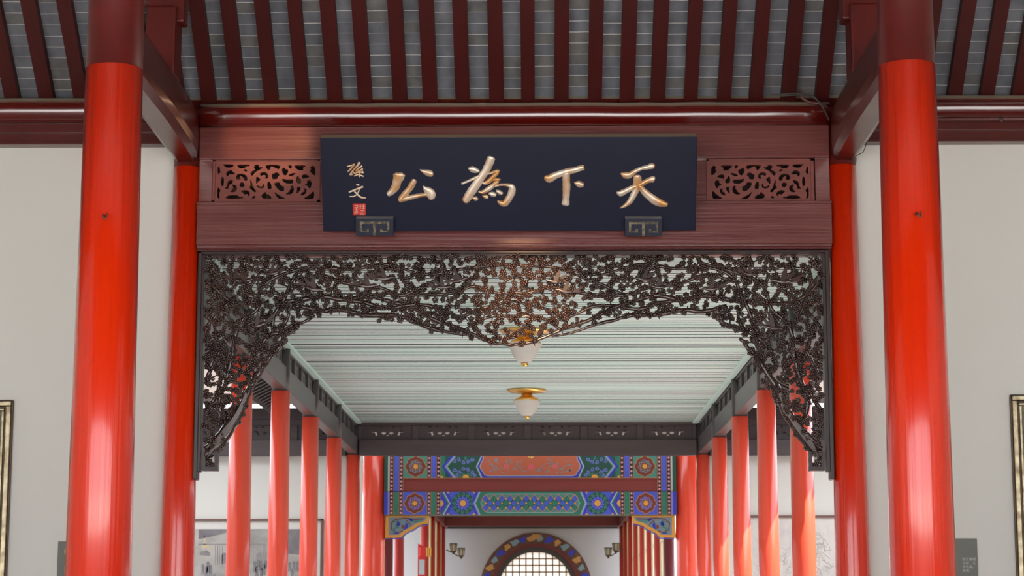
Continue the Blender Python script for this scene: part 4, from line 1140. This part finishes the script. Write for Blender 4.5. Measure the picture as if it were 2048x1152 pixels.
# medallion squares
def medallion(cx, cy, x0, y0, x1, y1, sq, leaf):
    gpart('square_ground', sq, [rect(x0, y0, x1, y1)], 1)
    def quatre(r, d): return chaikin([(cx + (r + d * math.cos(8 * a) + .5 * math.cos(4 * a)) * math.cos(a), cy + (r + d * math.cos(8 * a) + .5 * math.cos(4 * a)) * math.sin(a)) for a in [i * math.pi / 32 for i in range(64)]], 1)
    cl_ = lambda pts: inside(pts, y0, y1)
    gpart('medallion_rim', 'g_ochre', [cl_(quatre(20.4, 1.0))], 2)
    gpart('medallion', 'g_brown', [cl_(quatre(19.0, 1.0))], 3, 'brown quatrefoil medallion with gold flower')
    for mm in (0, 1):
        m = MB()
        for k in range(8):
            a = k * math.pi / 4 + 0.2
            sp = spiral(cx + 11 * math.cos(a), cy + 11 * math.sin(a), 4.2, a + 1.5, 1.1, 1, 9)
            sp = inside(sp, y0 + .5, y1 - .5)
            gribbon(m, gm(sp) if mm else sp, 1.5, 4)
        m.build('leaf_scrolls', leaf, gate)
    star = [(cx + (6.8 if i % 2 == 0 else 3.8) * math.cos(i * math.pi / 8), cy + (6.8 if i % 2 == 0 else 3.8) * math.sin(i * math.pi / 8)) for i in range(16)]
    gpart('gold_flower', 'g_gold', [star], 5)
medallion(831, 933, 807, UP0, 853.5, UP1, 'g_teal', 'g_slate')
medallion(829.5, 1006.5, 806.5, LO0, 853.5, LO1, 'g_blue', 'g_sky')
# hexagon fields between the border and the centre panel
def chev(x_top, x_mid, y0, ym, y1, w): return [(x_top, y0), (x_mid, ym), (x_top, y1), (x_top + w, y1), (x_mid + w, ym), (x_top + w, y0)]
ymu = 933
gpart('corner_ground', 'g_green', [rect(880.7, UP0, 890, UP1)], 0.8)
for c, dx, w in (('g_cobalt', 0, 5), ('g_sky', 4, 4), ('g_pale', 7.5, 3), ('g_green', 10.2, 4), ('g_dkgreen', 13.5, 9)):
    gpart('chevron', c, [chev(901 + dx, 883.5 + dx, UP0, ymu, UP1, w)], 1.2)
gpart('hexagon_ground', 'g_dkgreen', [[(914, UP0), (898, ymu), (914, UP1), (948, UP1), (962, ymu), (948, UP0)]], 1.3)
for mm in (0, 1):
    m = MB()
    for cx, cy, r, s in ((909, 921, 4.6, 1), (909, 941, 4.6, -1), (918, 918, 4.2, 1), (918, 945, 4.4, -1), (927, 924, 4.2, 1), (926, 938, 4.2, -1), (936, 924, 4.2, -1), (936, 938, 4.2, 1), (944, 920, 4.2, -1), (945, 944, 4.2, 1), (914, 950, 3.6, 1), (949, 951, 3.6, -1)):
        sp = inside(spiral(cx, cy, r, 0.5, 1.2, s), UP0 + .5, UP1 - .5)
        gribbon(m, gm(sp) if mm else sp, 1.6, 2.2)
    m.build('blue_scrolls', 'g_sky', gate)
    m = MB()
    for cx, cy, r, s in ((921, 951, 3.2, 1), (941, 951, 3.2, -1), (927, 948, 2.6, 1), (936, 948, 2.6, -1), (931, 916, 3.0, 1)):
        sp = inside(spiral(cx, cy, r, 0.5, 1.2, s), UP0 + .5, UP1 - .5)
        gribbon(m, gm(sp) if mm else sp, 1.2, 2.4)
    m.build('green_scrolls', 'g_teal', gate)
gpart('gold_boss', 'g_gold', [inside([(931.5 + 6.5 * math.cos(math.pi * i / 10), UP1 - 6.5 * math.sin(math.pi * i / 10)) for i in range(11)], UP0, UP1)], 3)
gpart('gold_boss', 'g_gold', [[(881, UP1), (886, UP1), (885, UP1 - 3.5), (881, UP1 - 4)]], 3)
for c, dx, w in (('g_dkgreen', -6, 4), ('g_green', -3, 3), ('g_pale', -1, 3.4), ('g_cobalt', 1.6, 12)):
    gpart('chevron', c, [chev(963 + dx, 953 + dx, UP0, ymu, UP1, w)], 1.6 + 0.1 * w)
# upper centre cartouche
gpart('panel_ground', 'g_cobalt', [[(968, UP0), (958, ymu), (968, UP1), (1153, UP1), (1163, ymu), (1153, UP0)]], 2.9, mirror=False)
def cart(e):
    half = [(1061, 951 + e * .8), (976, 951 + e * .8), (969, 949 + e), (966.5 - e, 943), (963 - e, 939), (960.5 - e, 933), (963 - e, 926), (966.5 - e, 920), (967.5 - e, UP0), (1061, UP0)]
    h = half; return h + [(2121 - a, b) for a, b in reversed(h[1:-1])]
gpart('panel_edge', 'g_pale', [cart(1.6)], 3.6, mirror=False)
gpart('floral_panel', 'g_terra', [cart(0)], 4.2, 'terracotta panel painted with pink peonies and blue leaves', mirror=False)
g = random.Random(21)
m = MB()
def leafsh(cx, cy, l, a): return [(cx + l * math.cos(a), cy + l * math.sin(a)), (cx + .35 * l * math.cos(a + 1.5), cy + .35 * l * math.sin(a + 1.5)), (cx - .8 * l * math.cos(a), cy - .8 * l * math.sin(a)), (cx + .35 * l * math.cos(a - 1.5), cy + .35 * l * math.sin(a - 1.5))]
for s in (0, 1):
    st = [(1061, 938), (1046, 943), (1034, 930), (1022, 926), (1010, 934), (1000, 941), (990, 931), (978, 929)]
    gribbon(m, gm(st) if s else st, 0.9, 4.9)
    for k in range(30):
        x, y = g.uniform(976, 1052), g.uniform(919, 946)
        l = leafsh(x, y, g.uniform(2.8, 4.6), g.uniform(0, 6.28)); gpoly(m, gm(l) if s else l, 5.2)
m.build('leaf_sprays', 'g_slate', gate)
for cx, cy, r in ((1062, 934, 7), (1012, 933, 5.5), (1110, 933, 5.5)):
    m = MB()
    for k in range(7):
        a = k * 2 * math.pi / 7
        gpoly(m, disc(cx + r * .62 * math.cos(a), cy + r * .55 * math.sin(a), r * .36, 8), 5.6)
    gpoly(m, disc(cx, cy, r * .45, 8), 5.9)
    m.build('peony', 'g_pink', gate)
# lower beam: rosette hexagons and diamond-lattice panel
yml = 1006.5
gpart('corner_ground', 'g_cobalt', [[(880.7, LO0), (884, LO0), (898, yml), (884, LO1), (880.7, LO1)]], 0.9)
gpart('gold_boss', 'g_gold', [[(881, yml - 6.5), (885, yml - 5.5), (887.5, yml), (885, yml + 5.5), (881, yml + 6.5)]], 2)
for c, dx, w in (('g_green', 0, 4), ('g_pale', 3.4, 3.2), ('g_cobalt', 6, 7)):
    gpart('chevron', c, [[(882 + dx, LO0), (895 + dx, yml), (882 + dx, LO1), (882 + dx + w, LO1), (895 + dx + w, yml), (882 + dx + w, LO0)]], 1.2 + dx * .05)
gpart('hexagon_ground', 'g_blue', [[(893, LO0), (905, yml), (893, LO1), (959, LO1), (949, yml), (959, LO0)]], 1.0)
gpart('corner_gold', 'g_gold', [[(893, LO0), (899, LO0), (896, LO0 + 4)], [(893, LO1), (899, LO1), (896, LO1 - 4)], [(945, LO0), (951, LO0), (948, LO0 + 4)], [(945, LO1), (951, LO1), (948, LO1 - 4)]], 2)
for mm in (0, 1):
    cx, cy = 926, yml
    q = lambda pts: gm(pts) if mm else pts
    m = MB(); gpoly(m, q(disc(cx, cy, 22.3, 32)), 2); o = m.build('rosette', 'g_dkgreen', gate); o['label'] = 'round rosette of green and blue scrolls with gold centre'
    m = MB()
    for k in range(12):
        a = k * math.pi / 6
        gribbon(m, q(spiral(cx + 17.5 * math.cos(a), cy + 17.5 * math.sin(a), 3.9, a, 1.15)), 1.5, 2.8)
    m.build('outer_scrolls', 'g_teal', gate)
    m = MB(); gpoly(m, q(disc(cx, cy, 13.6, 28)), 3); m.build('rosette_ring', 'g_cobalt', gate)
    m = MB()
    for k in range(11):
        a = k * 2 * math.pi / 11
        gribbon(m, q(spiral(cx + 10.3 * math.cos(a), cy + 10.3 * math.sin(a), 2.9, a, 1.0)), 1.2, 3.8)
    m.build('inner_scrolls', 'g_sky', gate)
    m = MB(); gpoly(m, q(disc(cx, cy, 6.4, 20)), 4.6); m.build('gold_boss', 'g_gold', gate)
for c, dx, w in (('g_cobalt', -5, 5), ('g_sky', -0.5, 3), ('g_pale', 2, 2.4), ('g_green', 4, 8)):
    gpart('chevron', c, [[(957 + dx, LO0), (947 + dx, yml), (957 + dx, LO1), (957 + dx + w, LO1), (947 + dx + w, yml), (957 + dx + w, LO0)]], 2.2 + (dx + 5) * .05)
gpart('panel_ground', 'g_green', [[(964, LO0), (954, yml), (964, LO1), (1157, LO1), (1167, yml), (1157, LO0)]], 2.9, mirror=False)
def cart2(e):
    half = [(1061, 1024.5 + e), (976, 1024.5 + e), (969, 1021 + e), (966 - e, 1014), (962 - e, yml), (966 - e, 999), (969, 992 - e), (976, 988.5 - e), (1061, 988.5 - e)]
    return half + [(2121 - a, b) for a, b in reversed(half[1:-1])]
gpart('panel_edge', 'g_teal', [cart2(2.2)], 3.4, mirror=False)
gpart('panel_edge', 'g_pale', [cart2(0.9)], 3.8, mirror=False)
gpart('lattice_panel', 'g_teal', [cart2(0)], 4.2, 'green panel painted with blue and green diamonds', mirror=False)
dm = {'g_blue': MB(), 'g_green': MB()}
lat = MB(); dots = MB()
ddx, ddy = 8.1, 8.9
for i in range(-12, 13):
    for j in range(-2, 3):
        if (i + j) % 2: continue
        cx, cy = 1060.5 + i * ddx, yml + j * ddy
        lim = 94 - (abs(j) * 3 if abs(j) > 1 else 0)
        if abs(cx - 1060.5) > lim: continue
        if abs(j) < 2:
            gpoly(dm['g_blue' if (i // 2 + j) % 3 else 'g_green'], [(cx - 6.2, cy), (cx, cy - 6.6), (cx + 6.2, cy), (cx, cy + 6.6)], 4.8)
            for q in ((cx - 8.1, cy, cx, cy - 8.9), (cx, cy - 8.9, cx + 8.1, cy)): gribbon(lat, [(q[0], q[1]), (q[2], q[3])], 0.9, 5.0)
            for q in ((cx - 8.1, cy, cx, cy + 8.9), (cx, cy + 8.9, cx + 8.1, cy)): gribbon(lat, [(q[0], q[1]), (q[2], q[3])], 0.9, 5.0)
for i in range(-11, 12):
    for j in (-1, 0, 1):
        if (i + j) % 2 == 0 or abs(i * ddx) > 92: continue
        gpoly(dots, disc(1060.5 + i * ddx, yml + j * ddy, 1.9, 8), 5.6)
dm['g_blue'].build('blue_diamonds', 'g_blue', gate, kind='stuff'); dm['g_green'].build('green_diamonds', 'g_green', gate, kind='stuff')
lat.build('red_lattice_lines', 'g_pink', gate, kind='stuff'); dots.build('gold_dots', 'g_gold', gate, kind='stuff')
gpart('gilt_line', 'g_ochre', [rect(807, 955.5, 1314, 956.4)], 1.2, mirror=False)
gpart('gilt_line', 'g_ochre', [rect(768.5, 1029.3, 1352.5, 1030.2)], 1.6, mirror=False)
# brackets in the corners below
def corner(label, mm):
    f = (lambda pts: gm(pts)) if mm else (lambda pts: pts)
    cpx = lambda pts: f([(760 + a / 6.4, 905 + b / 6.4) for a, b in pts])
    yc = YG + 0.07
    t = thing('painted_bracket', label, 'bracket', P(*cpx([(300, 1085)])[0], yc), 'painted corner brackets')
    def W(pts): return [(GX(a), GZ(b)) for a, b in pts]
    out = [(72, 806), (622, 806), (606, 905), (545, 915), (485, 935), (432, 975), (372, 1000), (318, 1030), (272, 1082), (64, 1092)]
    MB().prism(W(cpx(out)), yc, yc + 0.1).build('body', 'g_gold', t)
    inn = [(112, 828), (590, 828), (572, 872), (520, 886), (455, 908), (405, 945), (345, 972), (285, 1008), (245, 1050), (112, 1052)]
    MB().prism(W(cpx(inn)), yc - 0.004, yc).build('painted_field', 'g_slate', t)
    edge = MB(); q = cpx([(606, 912), (545, 923), (488, 943), (436, 983), (376, 1008), (322, 1040), (276, 1090), (64, 1099)])
    for a, b in zip(q, q[1:]):
        edge.prism(W([a, b, (b[0], b[1] + 1.2), (a[0], a[1] + 1.2)]), yc + 0.002, yc + 0.098)
    edge.build('blue_edge', 'g_cobalt', t)
    def rib(name, mt, pts, w, lay):
        q = cpx(pts); k = MB(); n = len(q); L = []; Rr = []
        for i in range(n):
            a, b = q[max(i - 1, 0)], q[min(i + 1, n - 1)]
            dx, dy = b[0] - a[0], b[1] - a[1]; l = math.hypot(dx, dy) or 1
            L.append((q[i][0] - dy / l * w / 2, q[i][1] + dx / l * w / 2)); Rr.append((q[i][0] + dy / l * w / 2, q[i][1] - dx / l * w / 2))
        for i in range(n - 1): k.prism(W([L[i], L[i + 1], Rr[i + 1], Rr[i]]), yc - 0.004 - 0.004 * lay, yc - 0.003)
        k.build(name, mt, t)
    rib('stem', 'g_brown', [(560, 845), (440, 850), (320, 838), (200, 852), (140, 900), (150, 980), (220, 1025), (290, 1000)], 2.2, 1)
    rib('stem', 'g_brown', [(330, 860), (390, 910), (400, 945)], 1.6, 1)
    for pts in ([(160, 900), (210, 880), (240, 910), (220, 940), (190, 925)], [(150, 1010), (190, 960), (250, 960)], [(380, 850), (420, 880), (470, 870), (500, 850)], [(180, 990), (230, 940), (210, 900)], [(440, 900), (480, 880), (540, 870)]):
        rib('leaf_scroll', 'g_teal', pts, 1.5, 2)
    for c, pts in (('g_cobalt', [(230, 870), (260, 900), (250, 940), (210, 930)]), ('g_cobalt', [(330, 890), (365, 920), (350, 970), (310, 985)]), ('g_red', [(285, 925), (312, 930), (305, 980), (275, 960)]), ('g_cobalt', [(160, 1035), (240, 1040), (225, 1020), (190, 1022)]), ('g_cobalt', [(360, 840), (430, 850), (410, 880), (380, 870)])):
        k = MB(); k.prism(W(cpx(pts)), yc - 0.012, yc - 0.003); k.build('petal', c, t)
corner('gold-edged painted bracket at the left end below the painted beams', False)
corner('gold-edged painted bracket at the right end below the painted beams', True)

# ------------------------------------------------------------------ the passage beyond the gate
PXL, PXR = -1.98, 2.02
py_ = [29.0 + 2.34 * k for k in range(7)] + [45.1]
for i, y in enumerate(py_):
    for x, sd in ((PXL, 'left'), (PXR, 'right')):
        if sd == 'left' and i in (2, 3): continue
        t = thing('passage_post', '%s passage post beyond the gate, %s side, counted from the gate' % ((['first', 'second', 'third', 'fourth', 'fifth', 'sixth', 'seventh', 'last'] if sd == 'right' else ['first', 'second', '', '', 'third', 'fourth', 'fifth', 'last'])[i], sd), 'post', (x, y, 0), 'posts of the far passage')
        MB().lathe([(0.085, 0.1), (0.075, 3.66)], x, y, 24).build('shaft', 'innermar' if i == 0 else 'innerred', t)
        MB().lathe([(0.12, 0.0), (0.14, 0.05), (0.1, 0.1)], x, y, 20).build('stone_base', 'floor', t)
for x, sd in ((PXL, 'left'), (PXR, 'right')):
    t = thing('passage_beam', 'dark red lengthwise beam over the %s posts of the far passage' % sd, 'beam', (x, 36, 3.62))
    MB().box(x - 0.09, x + 0.09, 27.8, 45.9, 3.62, 3.95).build('beam', 'innermar', t, 0.008)
t = thing('cross_beam', 'brown-red cross beam at the far end of the passage', 'beam', (0, 44.9, 3.62))
MB().box(PXL + 0.09, PXR - 0.09, 44.75, 45.0, 3.62, 3.95).build('beam', 'innermar', t, 0.008)
struct(MB().box(-3.7, 3.9, 28.6, 46.2, 3.95, 4.1).build('ceiling_passage', 'mint'), 'pale ceiling of the far passage')  # overhang past the posts added to keep sun off the panes
# end wall with a round moon window
YW = 46.0
mc = P(1072, 1178, YW); mr = (P(1184, 1178, YW).x - P(960, 1178, YW).x) / 2
circ = lambda r, n=64: [(mc.x + r * math.cos(2 * math.pi * i / n), mc.z + r * math.sin(2 * math.pi * i / n)) for i in range(n)]
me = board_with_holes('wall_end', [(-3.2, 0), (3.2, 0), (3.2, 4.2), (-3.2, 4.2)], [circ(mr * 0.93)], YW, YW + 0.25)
struct(obj('wall_end', me, 'dimwall'), 'white end wall of the passage around the moon window')
tr = MB().box(PXL, PXR, YW - 0.05, YW, P(1072, 1057.5, YW).z, P(1072, 1053, YW).z).build('trim_1', 'greypost'); struct(tr, 'dark strip at the top of the end wall')
mw = thing('moon_window', 'round moon window with painted rim and square paper lattice in the end wall', 'window', (mc.x, YW, mc.z - mr))
def ringm(r0, r1, y0, y1, n=64):
    me = board_with_holes('ring', circ(r0, n), [circ(r1, n)], y0, y1); return me
obj('painted_rim', ringm(mr, mr * 0.80, YW - 0.04, YW + 0.02), 'rim', mw)
obj('red_ring', ringm(mr * 0.80, mr * 0.75, YW - 0.05, YW + 0.1), 'innermar', mw)
obj('dark_ring', ringm(mr * 0.75, mr * 0.66, YW + 0.0, YW + 0.12), 'greypost', mw)
g = random.Random(4)
for k in range(36):
    a = R(5 + k * 10); rr = mr * 0.90
    c = (mc.x + rr * math.cos(a), mc.z + rr * math.sin(a))
    mt = ('g_ochre', 'g_cobalt', 'g_slate')[k % 3]
    pts = [(c[0] + mr * 0.062 * (1 + .35 * math.cos(3 * b + k)) * math.cos(b) * (1.2 if k % 2 else .9), c[1] + mr * 0.055 * (1 + .35 * math.sin(2 * b)) * math.sin(b)) for b in [i * math.pi / 6 for i in range(12)]]
    MB().prism(pts, YW - 0.046, YW - 0.039).build('rim_motif', mt, mw)
c = P(1072, 1073, YW); MB().box(c.x - 0.09, c.x + 0.09, YW - 0.055, YW - 0.04, c.z - 0.06, c.z + 0.05).build('rim_plaque', 'g_ochre', mw)
pit = 13.25 * YW / F_PX; ri = mr * 0.68
x = -int(ri / pit) * pit
pane_me = MB().box(-0.5 * pit, 0.5 * pit, 0, 0.008, -0.5 * pit, 0.5 * pit).mesh('pane'); pane_me.materials.append(M['moonpane'])
K = int(ri / pit) + 1
for i in range(-K, K + 1):
    q = (i - 0.5) * pit
    if abs(q) < ri:
        h = math.sqrt(ri * ri - q * q)
        MB().box(mc.x + q - 0.014, mc.x + q + 0.014, YW + 0.03, YW + 0.06, mc.z - h, mc.z + h).build('lattice_bar', 'lattice', mw)
        MB().box(mc.x - h, mc.x + h, YW + 0.03, YW + 0.06, mc.z + q - 0.014, mc.z + q + 0.014).build('lattice_bar', 'lattice', mw)
    for j in range(-K, K + 1):
        if math.hypot(max(abs(i) - .5, 0), max(abs(j) - .5, 0)) * pit < ri: inst('pane', pane_me, (mc.x + i * pit, YW + 0.065, mc.z + j * pit), mw)
# lantern sconces on the last posts
def sconce(label, px, py, s):
    base = P(px, py, 44.9); x, z = base.x, base.z
    t = thing('wall_sconce', label, 'sconce', (x, 44.9, z), 'twin lantern sconces')
    MB().tube([(x, 44.9, z), (x + s * 0.14, 44.8, z - 0.06), (x + s * 0.26, 44.78, z - 0.14), (x + s * 0.36, 44.76, z - 0.13)], 0.012, 7).build('arm', 'dark_bronze', t)
    for dx, dz in ((0.16, -0.03), (0.33, -0.13)):
        lx, lz = x + s * dx, z + dz
        o = MB().lathe([(0.02, lz - 0.03), (0.055, lz), (0.075, lz + 0.15), (0.07, lz + 0.155)], lx, 44.76, 6).build('lantern_glass', 'sconce_glass', t)
        k = MB()
        for q in range(6):
            a = q * math.pi / 3
            k.tube([(lx + 0.057 * math.cos(a), 44.76 + 0.057 * math.sin(a), lz), (lx + 0.078 * math.cos(a), 44.76 + 0.078 * math.sin(a), lz + 0.15)], 0.008, 5)
        k.lathe([(0.088, lz + 0.15), (0.09, lz + 0.165), (0.07, lz + 0.17)], lx, 44.76, 6); k.lathe([(0.01, lz - 0.07), (0.03, lz - 0.035), (0.06, lz - 0.003), (0.058, lz + 0.006)], lx, 44.76, 6)
        k.build('lantern_cage', 'dark_bronze', o)
sconce('twin lantern sconce left of the moon window', 893, 1100, 1)
sconce('twin lantern sconce right of the moon window', 1246, 1099, -1)
ceiling_lamp('small ceiling lamp whose tip shows above the floral painted panel', P(1062, 916, 27.0).x, 27.0, P(1062, 916.5, 27.0).z + 0.325)
# cream window leaves along the right side of the passage
for i in range(7):
    y0, y1 = py_[i] + 0.12, py_[i + 1] - 0.12
    t = thing('passage_window', 'cream paper window in bay %s from the gate, right side of passage' % ['one', 'two', 'three', 'four', 'five', 'six', 'seven'][i], 'window', (PXR, (y0 + y1) / 2, 0.9), 'windows of the far passage')
    n = 3; w = (y1 - y0) / n
    for k in range(n + 1):
        MB().box(PXR + 0.0, PXR + 0.05, y0 + k * w - 0.03, y0 + k * w + 0.03, 0.9, 3.6).build('mullion', 'creamframe', t)
    for z in (0.9, 2.2, 2.75, 3.56): MB().box(PXR + 0.002, PXR + 0.045, y0, y1, z, z + 0.05).build('rail', 'creamframe', t)
    for k in range(n):
        for z0, z1 in ((0.95, 2.2), (2.25, 2.75), (2.8, 3.56)): MB().box(PXR + 0.02, PXR + 0.026, y0 + k * w + 0.03, y0 + (k + 1) * w - 0.03, z0, z1).build('pane', 'cream', t)
struct(MB().box(PXR + 0.16, PXR + 0.26, 29, 45.1, 0, 0.9).build('wall_passage_right', 'wall'), 'low sill wall under the passage windows')
for i in (4, 5, 6):
    y0, y1 = py_[i] + 0.12, py_[i + 1] - 0.12
    t = thing('passage_window', 'cream paper window in bay %s from the gate, left side of passage' % ['one', 'two', 'three', 'four', 'five', 'six', 'seven'][i], 'window', (PXL, (y0 + y1) / 2, 0.9), 'windows of the far passage')
    for k in range(4): MB().box(PXL - 0.05, PXL, y0 + k * (y1 - y0) / 3 - 0.03, y0 + k * (y1 - y0) / 3 + 0.03, 0.15, 3.6).build('mullion', 'creamframe', t)
    for z in (0.15, 2.2, 3.56): MB().box(PXL - 0.045, PXL - 0.002, y0, y1, z, z + 0.05).build('rail', 'creamframe', t)
    for k in range(3):
        for z0, z1 in ((0.2, 2.2), (2.25, 3.56)): MB().box(PXL - 0.026, PXL - 0.02, y0 + k * (y1 - y0) / 3 + 0.03, y0 + (k + 1) * (y1 - y0) / 3 - 0.03, z0, z1).build('pane', 'cream', t)
# white pier and grey jamb left of the passage, seen under the left bracket
struct(MB().box(-3.1, -2.25, 30.4, 30.7, 0, 4.0).build('wall_passage_left', 'wall'), 'pale pier beyond the left bracket')
t = thing('red_signboard', 'red standing signboard with a box cap behind the left bracket', 'sign', P(843, 1150, 34.0))
a, b = P(836, 1087, 34.0), P(851, 1200, 34.0)
MB().prism([(a.x, b.z), (b.x, b.z), (b.x, P(851, 1095, 34.0).z), (a.x, a.z)], 34.0, 34.06).build('board', 'sign_red', t)
a, b = P(840, 1094.5, 33.9), P(862, 1113, 33.9); MB().box(a.x, b.x - 0.06, 33.8, 34.0, b.z, a.z).build('box_cap', 'sign_red', t, 0.01)
for k in range(3): MB().box(b.x - 0.075 + k * 0.028, b.x - 0.055 + k * 0.028, 33.79, 34.0, b.z, a.z - 0.01).build('gold_stripe', 'g_gold', t)
a, b = P(838.5, 1119, 33.99), P(849, 1149, 33.99); MB().box(a.x, b.x, 33.985, 34.0, b.z, a.z).build('grey_notice', 'g_pale', t)

# ------------------------------------------------------------------ pictures and placards on the hall walls
YH = 14.05
def hall_picture(label, xa, xb, ztop, zbot, cm):
    t = thing('framed_painting', label, 'framed painting', ((xa + xb) / 2, YH, zbot), 'framed paintings in the hall')
    def bar(x0, x1, z0, z1):
        return x0, x1, z0, z1
    for ins, wd, yf, m in ((0.0, 0.012, YH - 0.035, 'dark_bronze'), (0.01, 0.034, YH - 0.06, 'silvergilt'), (0.044, 0.016, YH - 0.04, 'dark_bronze'), (0.058, 0.02, YH - 0.048, 'silvergilt')):
        x0, x1, z0, z1 = xa + ins, xb - ins, zbot + ins, ztop - ins
        for r in ((x0, x1, z1 - wd, z1), (x0, x1, z0, z0 + wd), (x0, x0 + wd, z0 + wd, z1 - wd), (x1 - wd, x1, z0 + wd, z1 - wd)):
            MB().box(r[0], r[1], yf, YH, r[2], r[3]).build('frame_moulding', m, t, 0.006)
    MB().box(xa + 0.07, xb - 0.07, YH - 0.02, YH - 0.002, zbot + 0.07, ztop - 0.07).build('canvas', cm, t)
a = P(23, 801, YH); hall_picture('champagne-gilt framed painting at the left edge of the hall wall', a.x - 1.7, P(23, 950, YH).x, a.z, 1.0, 'canvas_a')
a = P(2021, 790, YH); hall_picture('champagne-gilt framed painting at the right edge of the hall wall', P(2024, 950, YH).x, a.x + 1.7, a.z, 1.0, 'canvas_a')
def placard(label, px0, px1, pyt, lines, goldx=None):
    a, b = P(px0, pyt, YH), P(px1, pyt, YH)
    t = thing('wall_placard', label, 'placard', (a.x, YH, a.z - 0.6), 'grey wall placards')
    MB().box(a.x, b.x, YH - 0.012, YH - 0.001, a.z - 0.6, a.z).build('plate', 'placard', t, 0.002)
    if lines:
        p = P(1923.5, 1121, YH)
        me = text_mesh('text', lines, 0.0235); me.transform(Matrix.Translation((p.x, YH - 0.0135, p.z)))
        obj('text', me, 'placard_text', t)
    else:
        for k, py in enumerate((1100, 1103, 1106, 1135, 1140, 1145)):
            p = P(131, py, YH); MB().box(p.x - 0.006, p.x + 0.012, YH - 0.014, YH - 0.012, p.z - 0.003, p.z + 0.003).build('text_mark', 'placard_gold', t)
placard('small grey text placard on the wall beside the right thick column', 1888, 1953, 1077, '\u6e21\u6c5f\u8def\u7ebf\n\u6587\u8d77\uff1a\u6c5f\n\u8d2f\u4fe1\u5ba2\u3002\n\u683c\u683c\uff01')
placard('small grey placard edge peeking out beside the left thick column', 117, 182, 1083, None)
# dark boarding behind the fretwork band
struct(MB().box(-2.2, 2.22, 14.24, 14.3, 4.2, 5.3).build('wall_head', 'roof'), 'dark boarding behind the fretwork band')
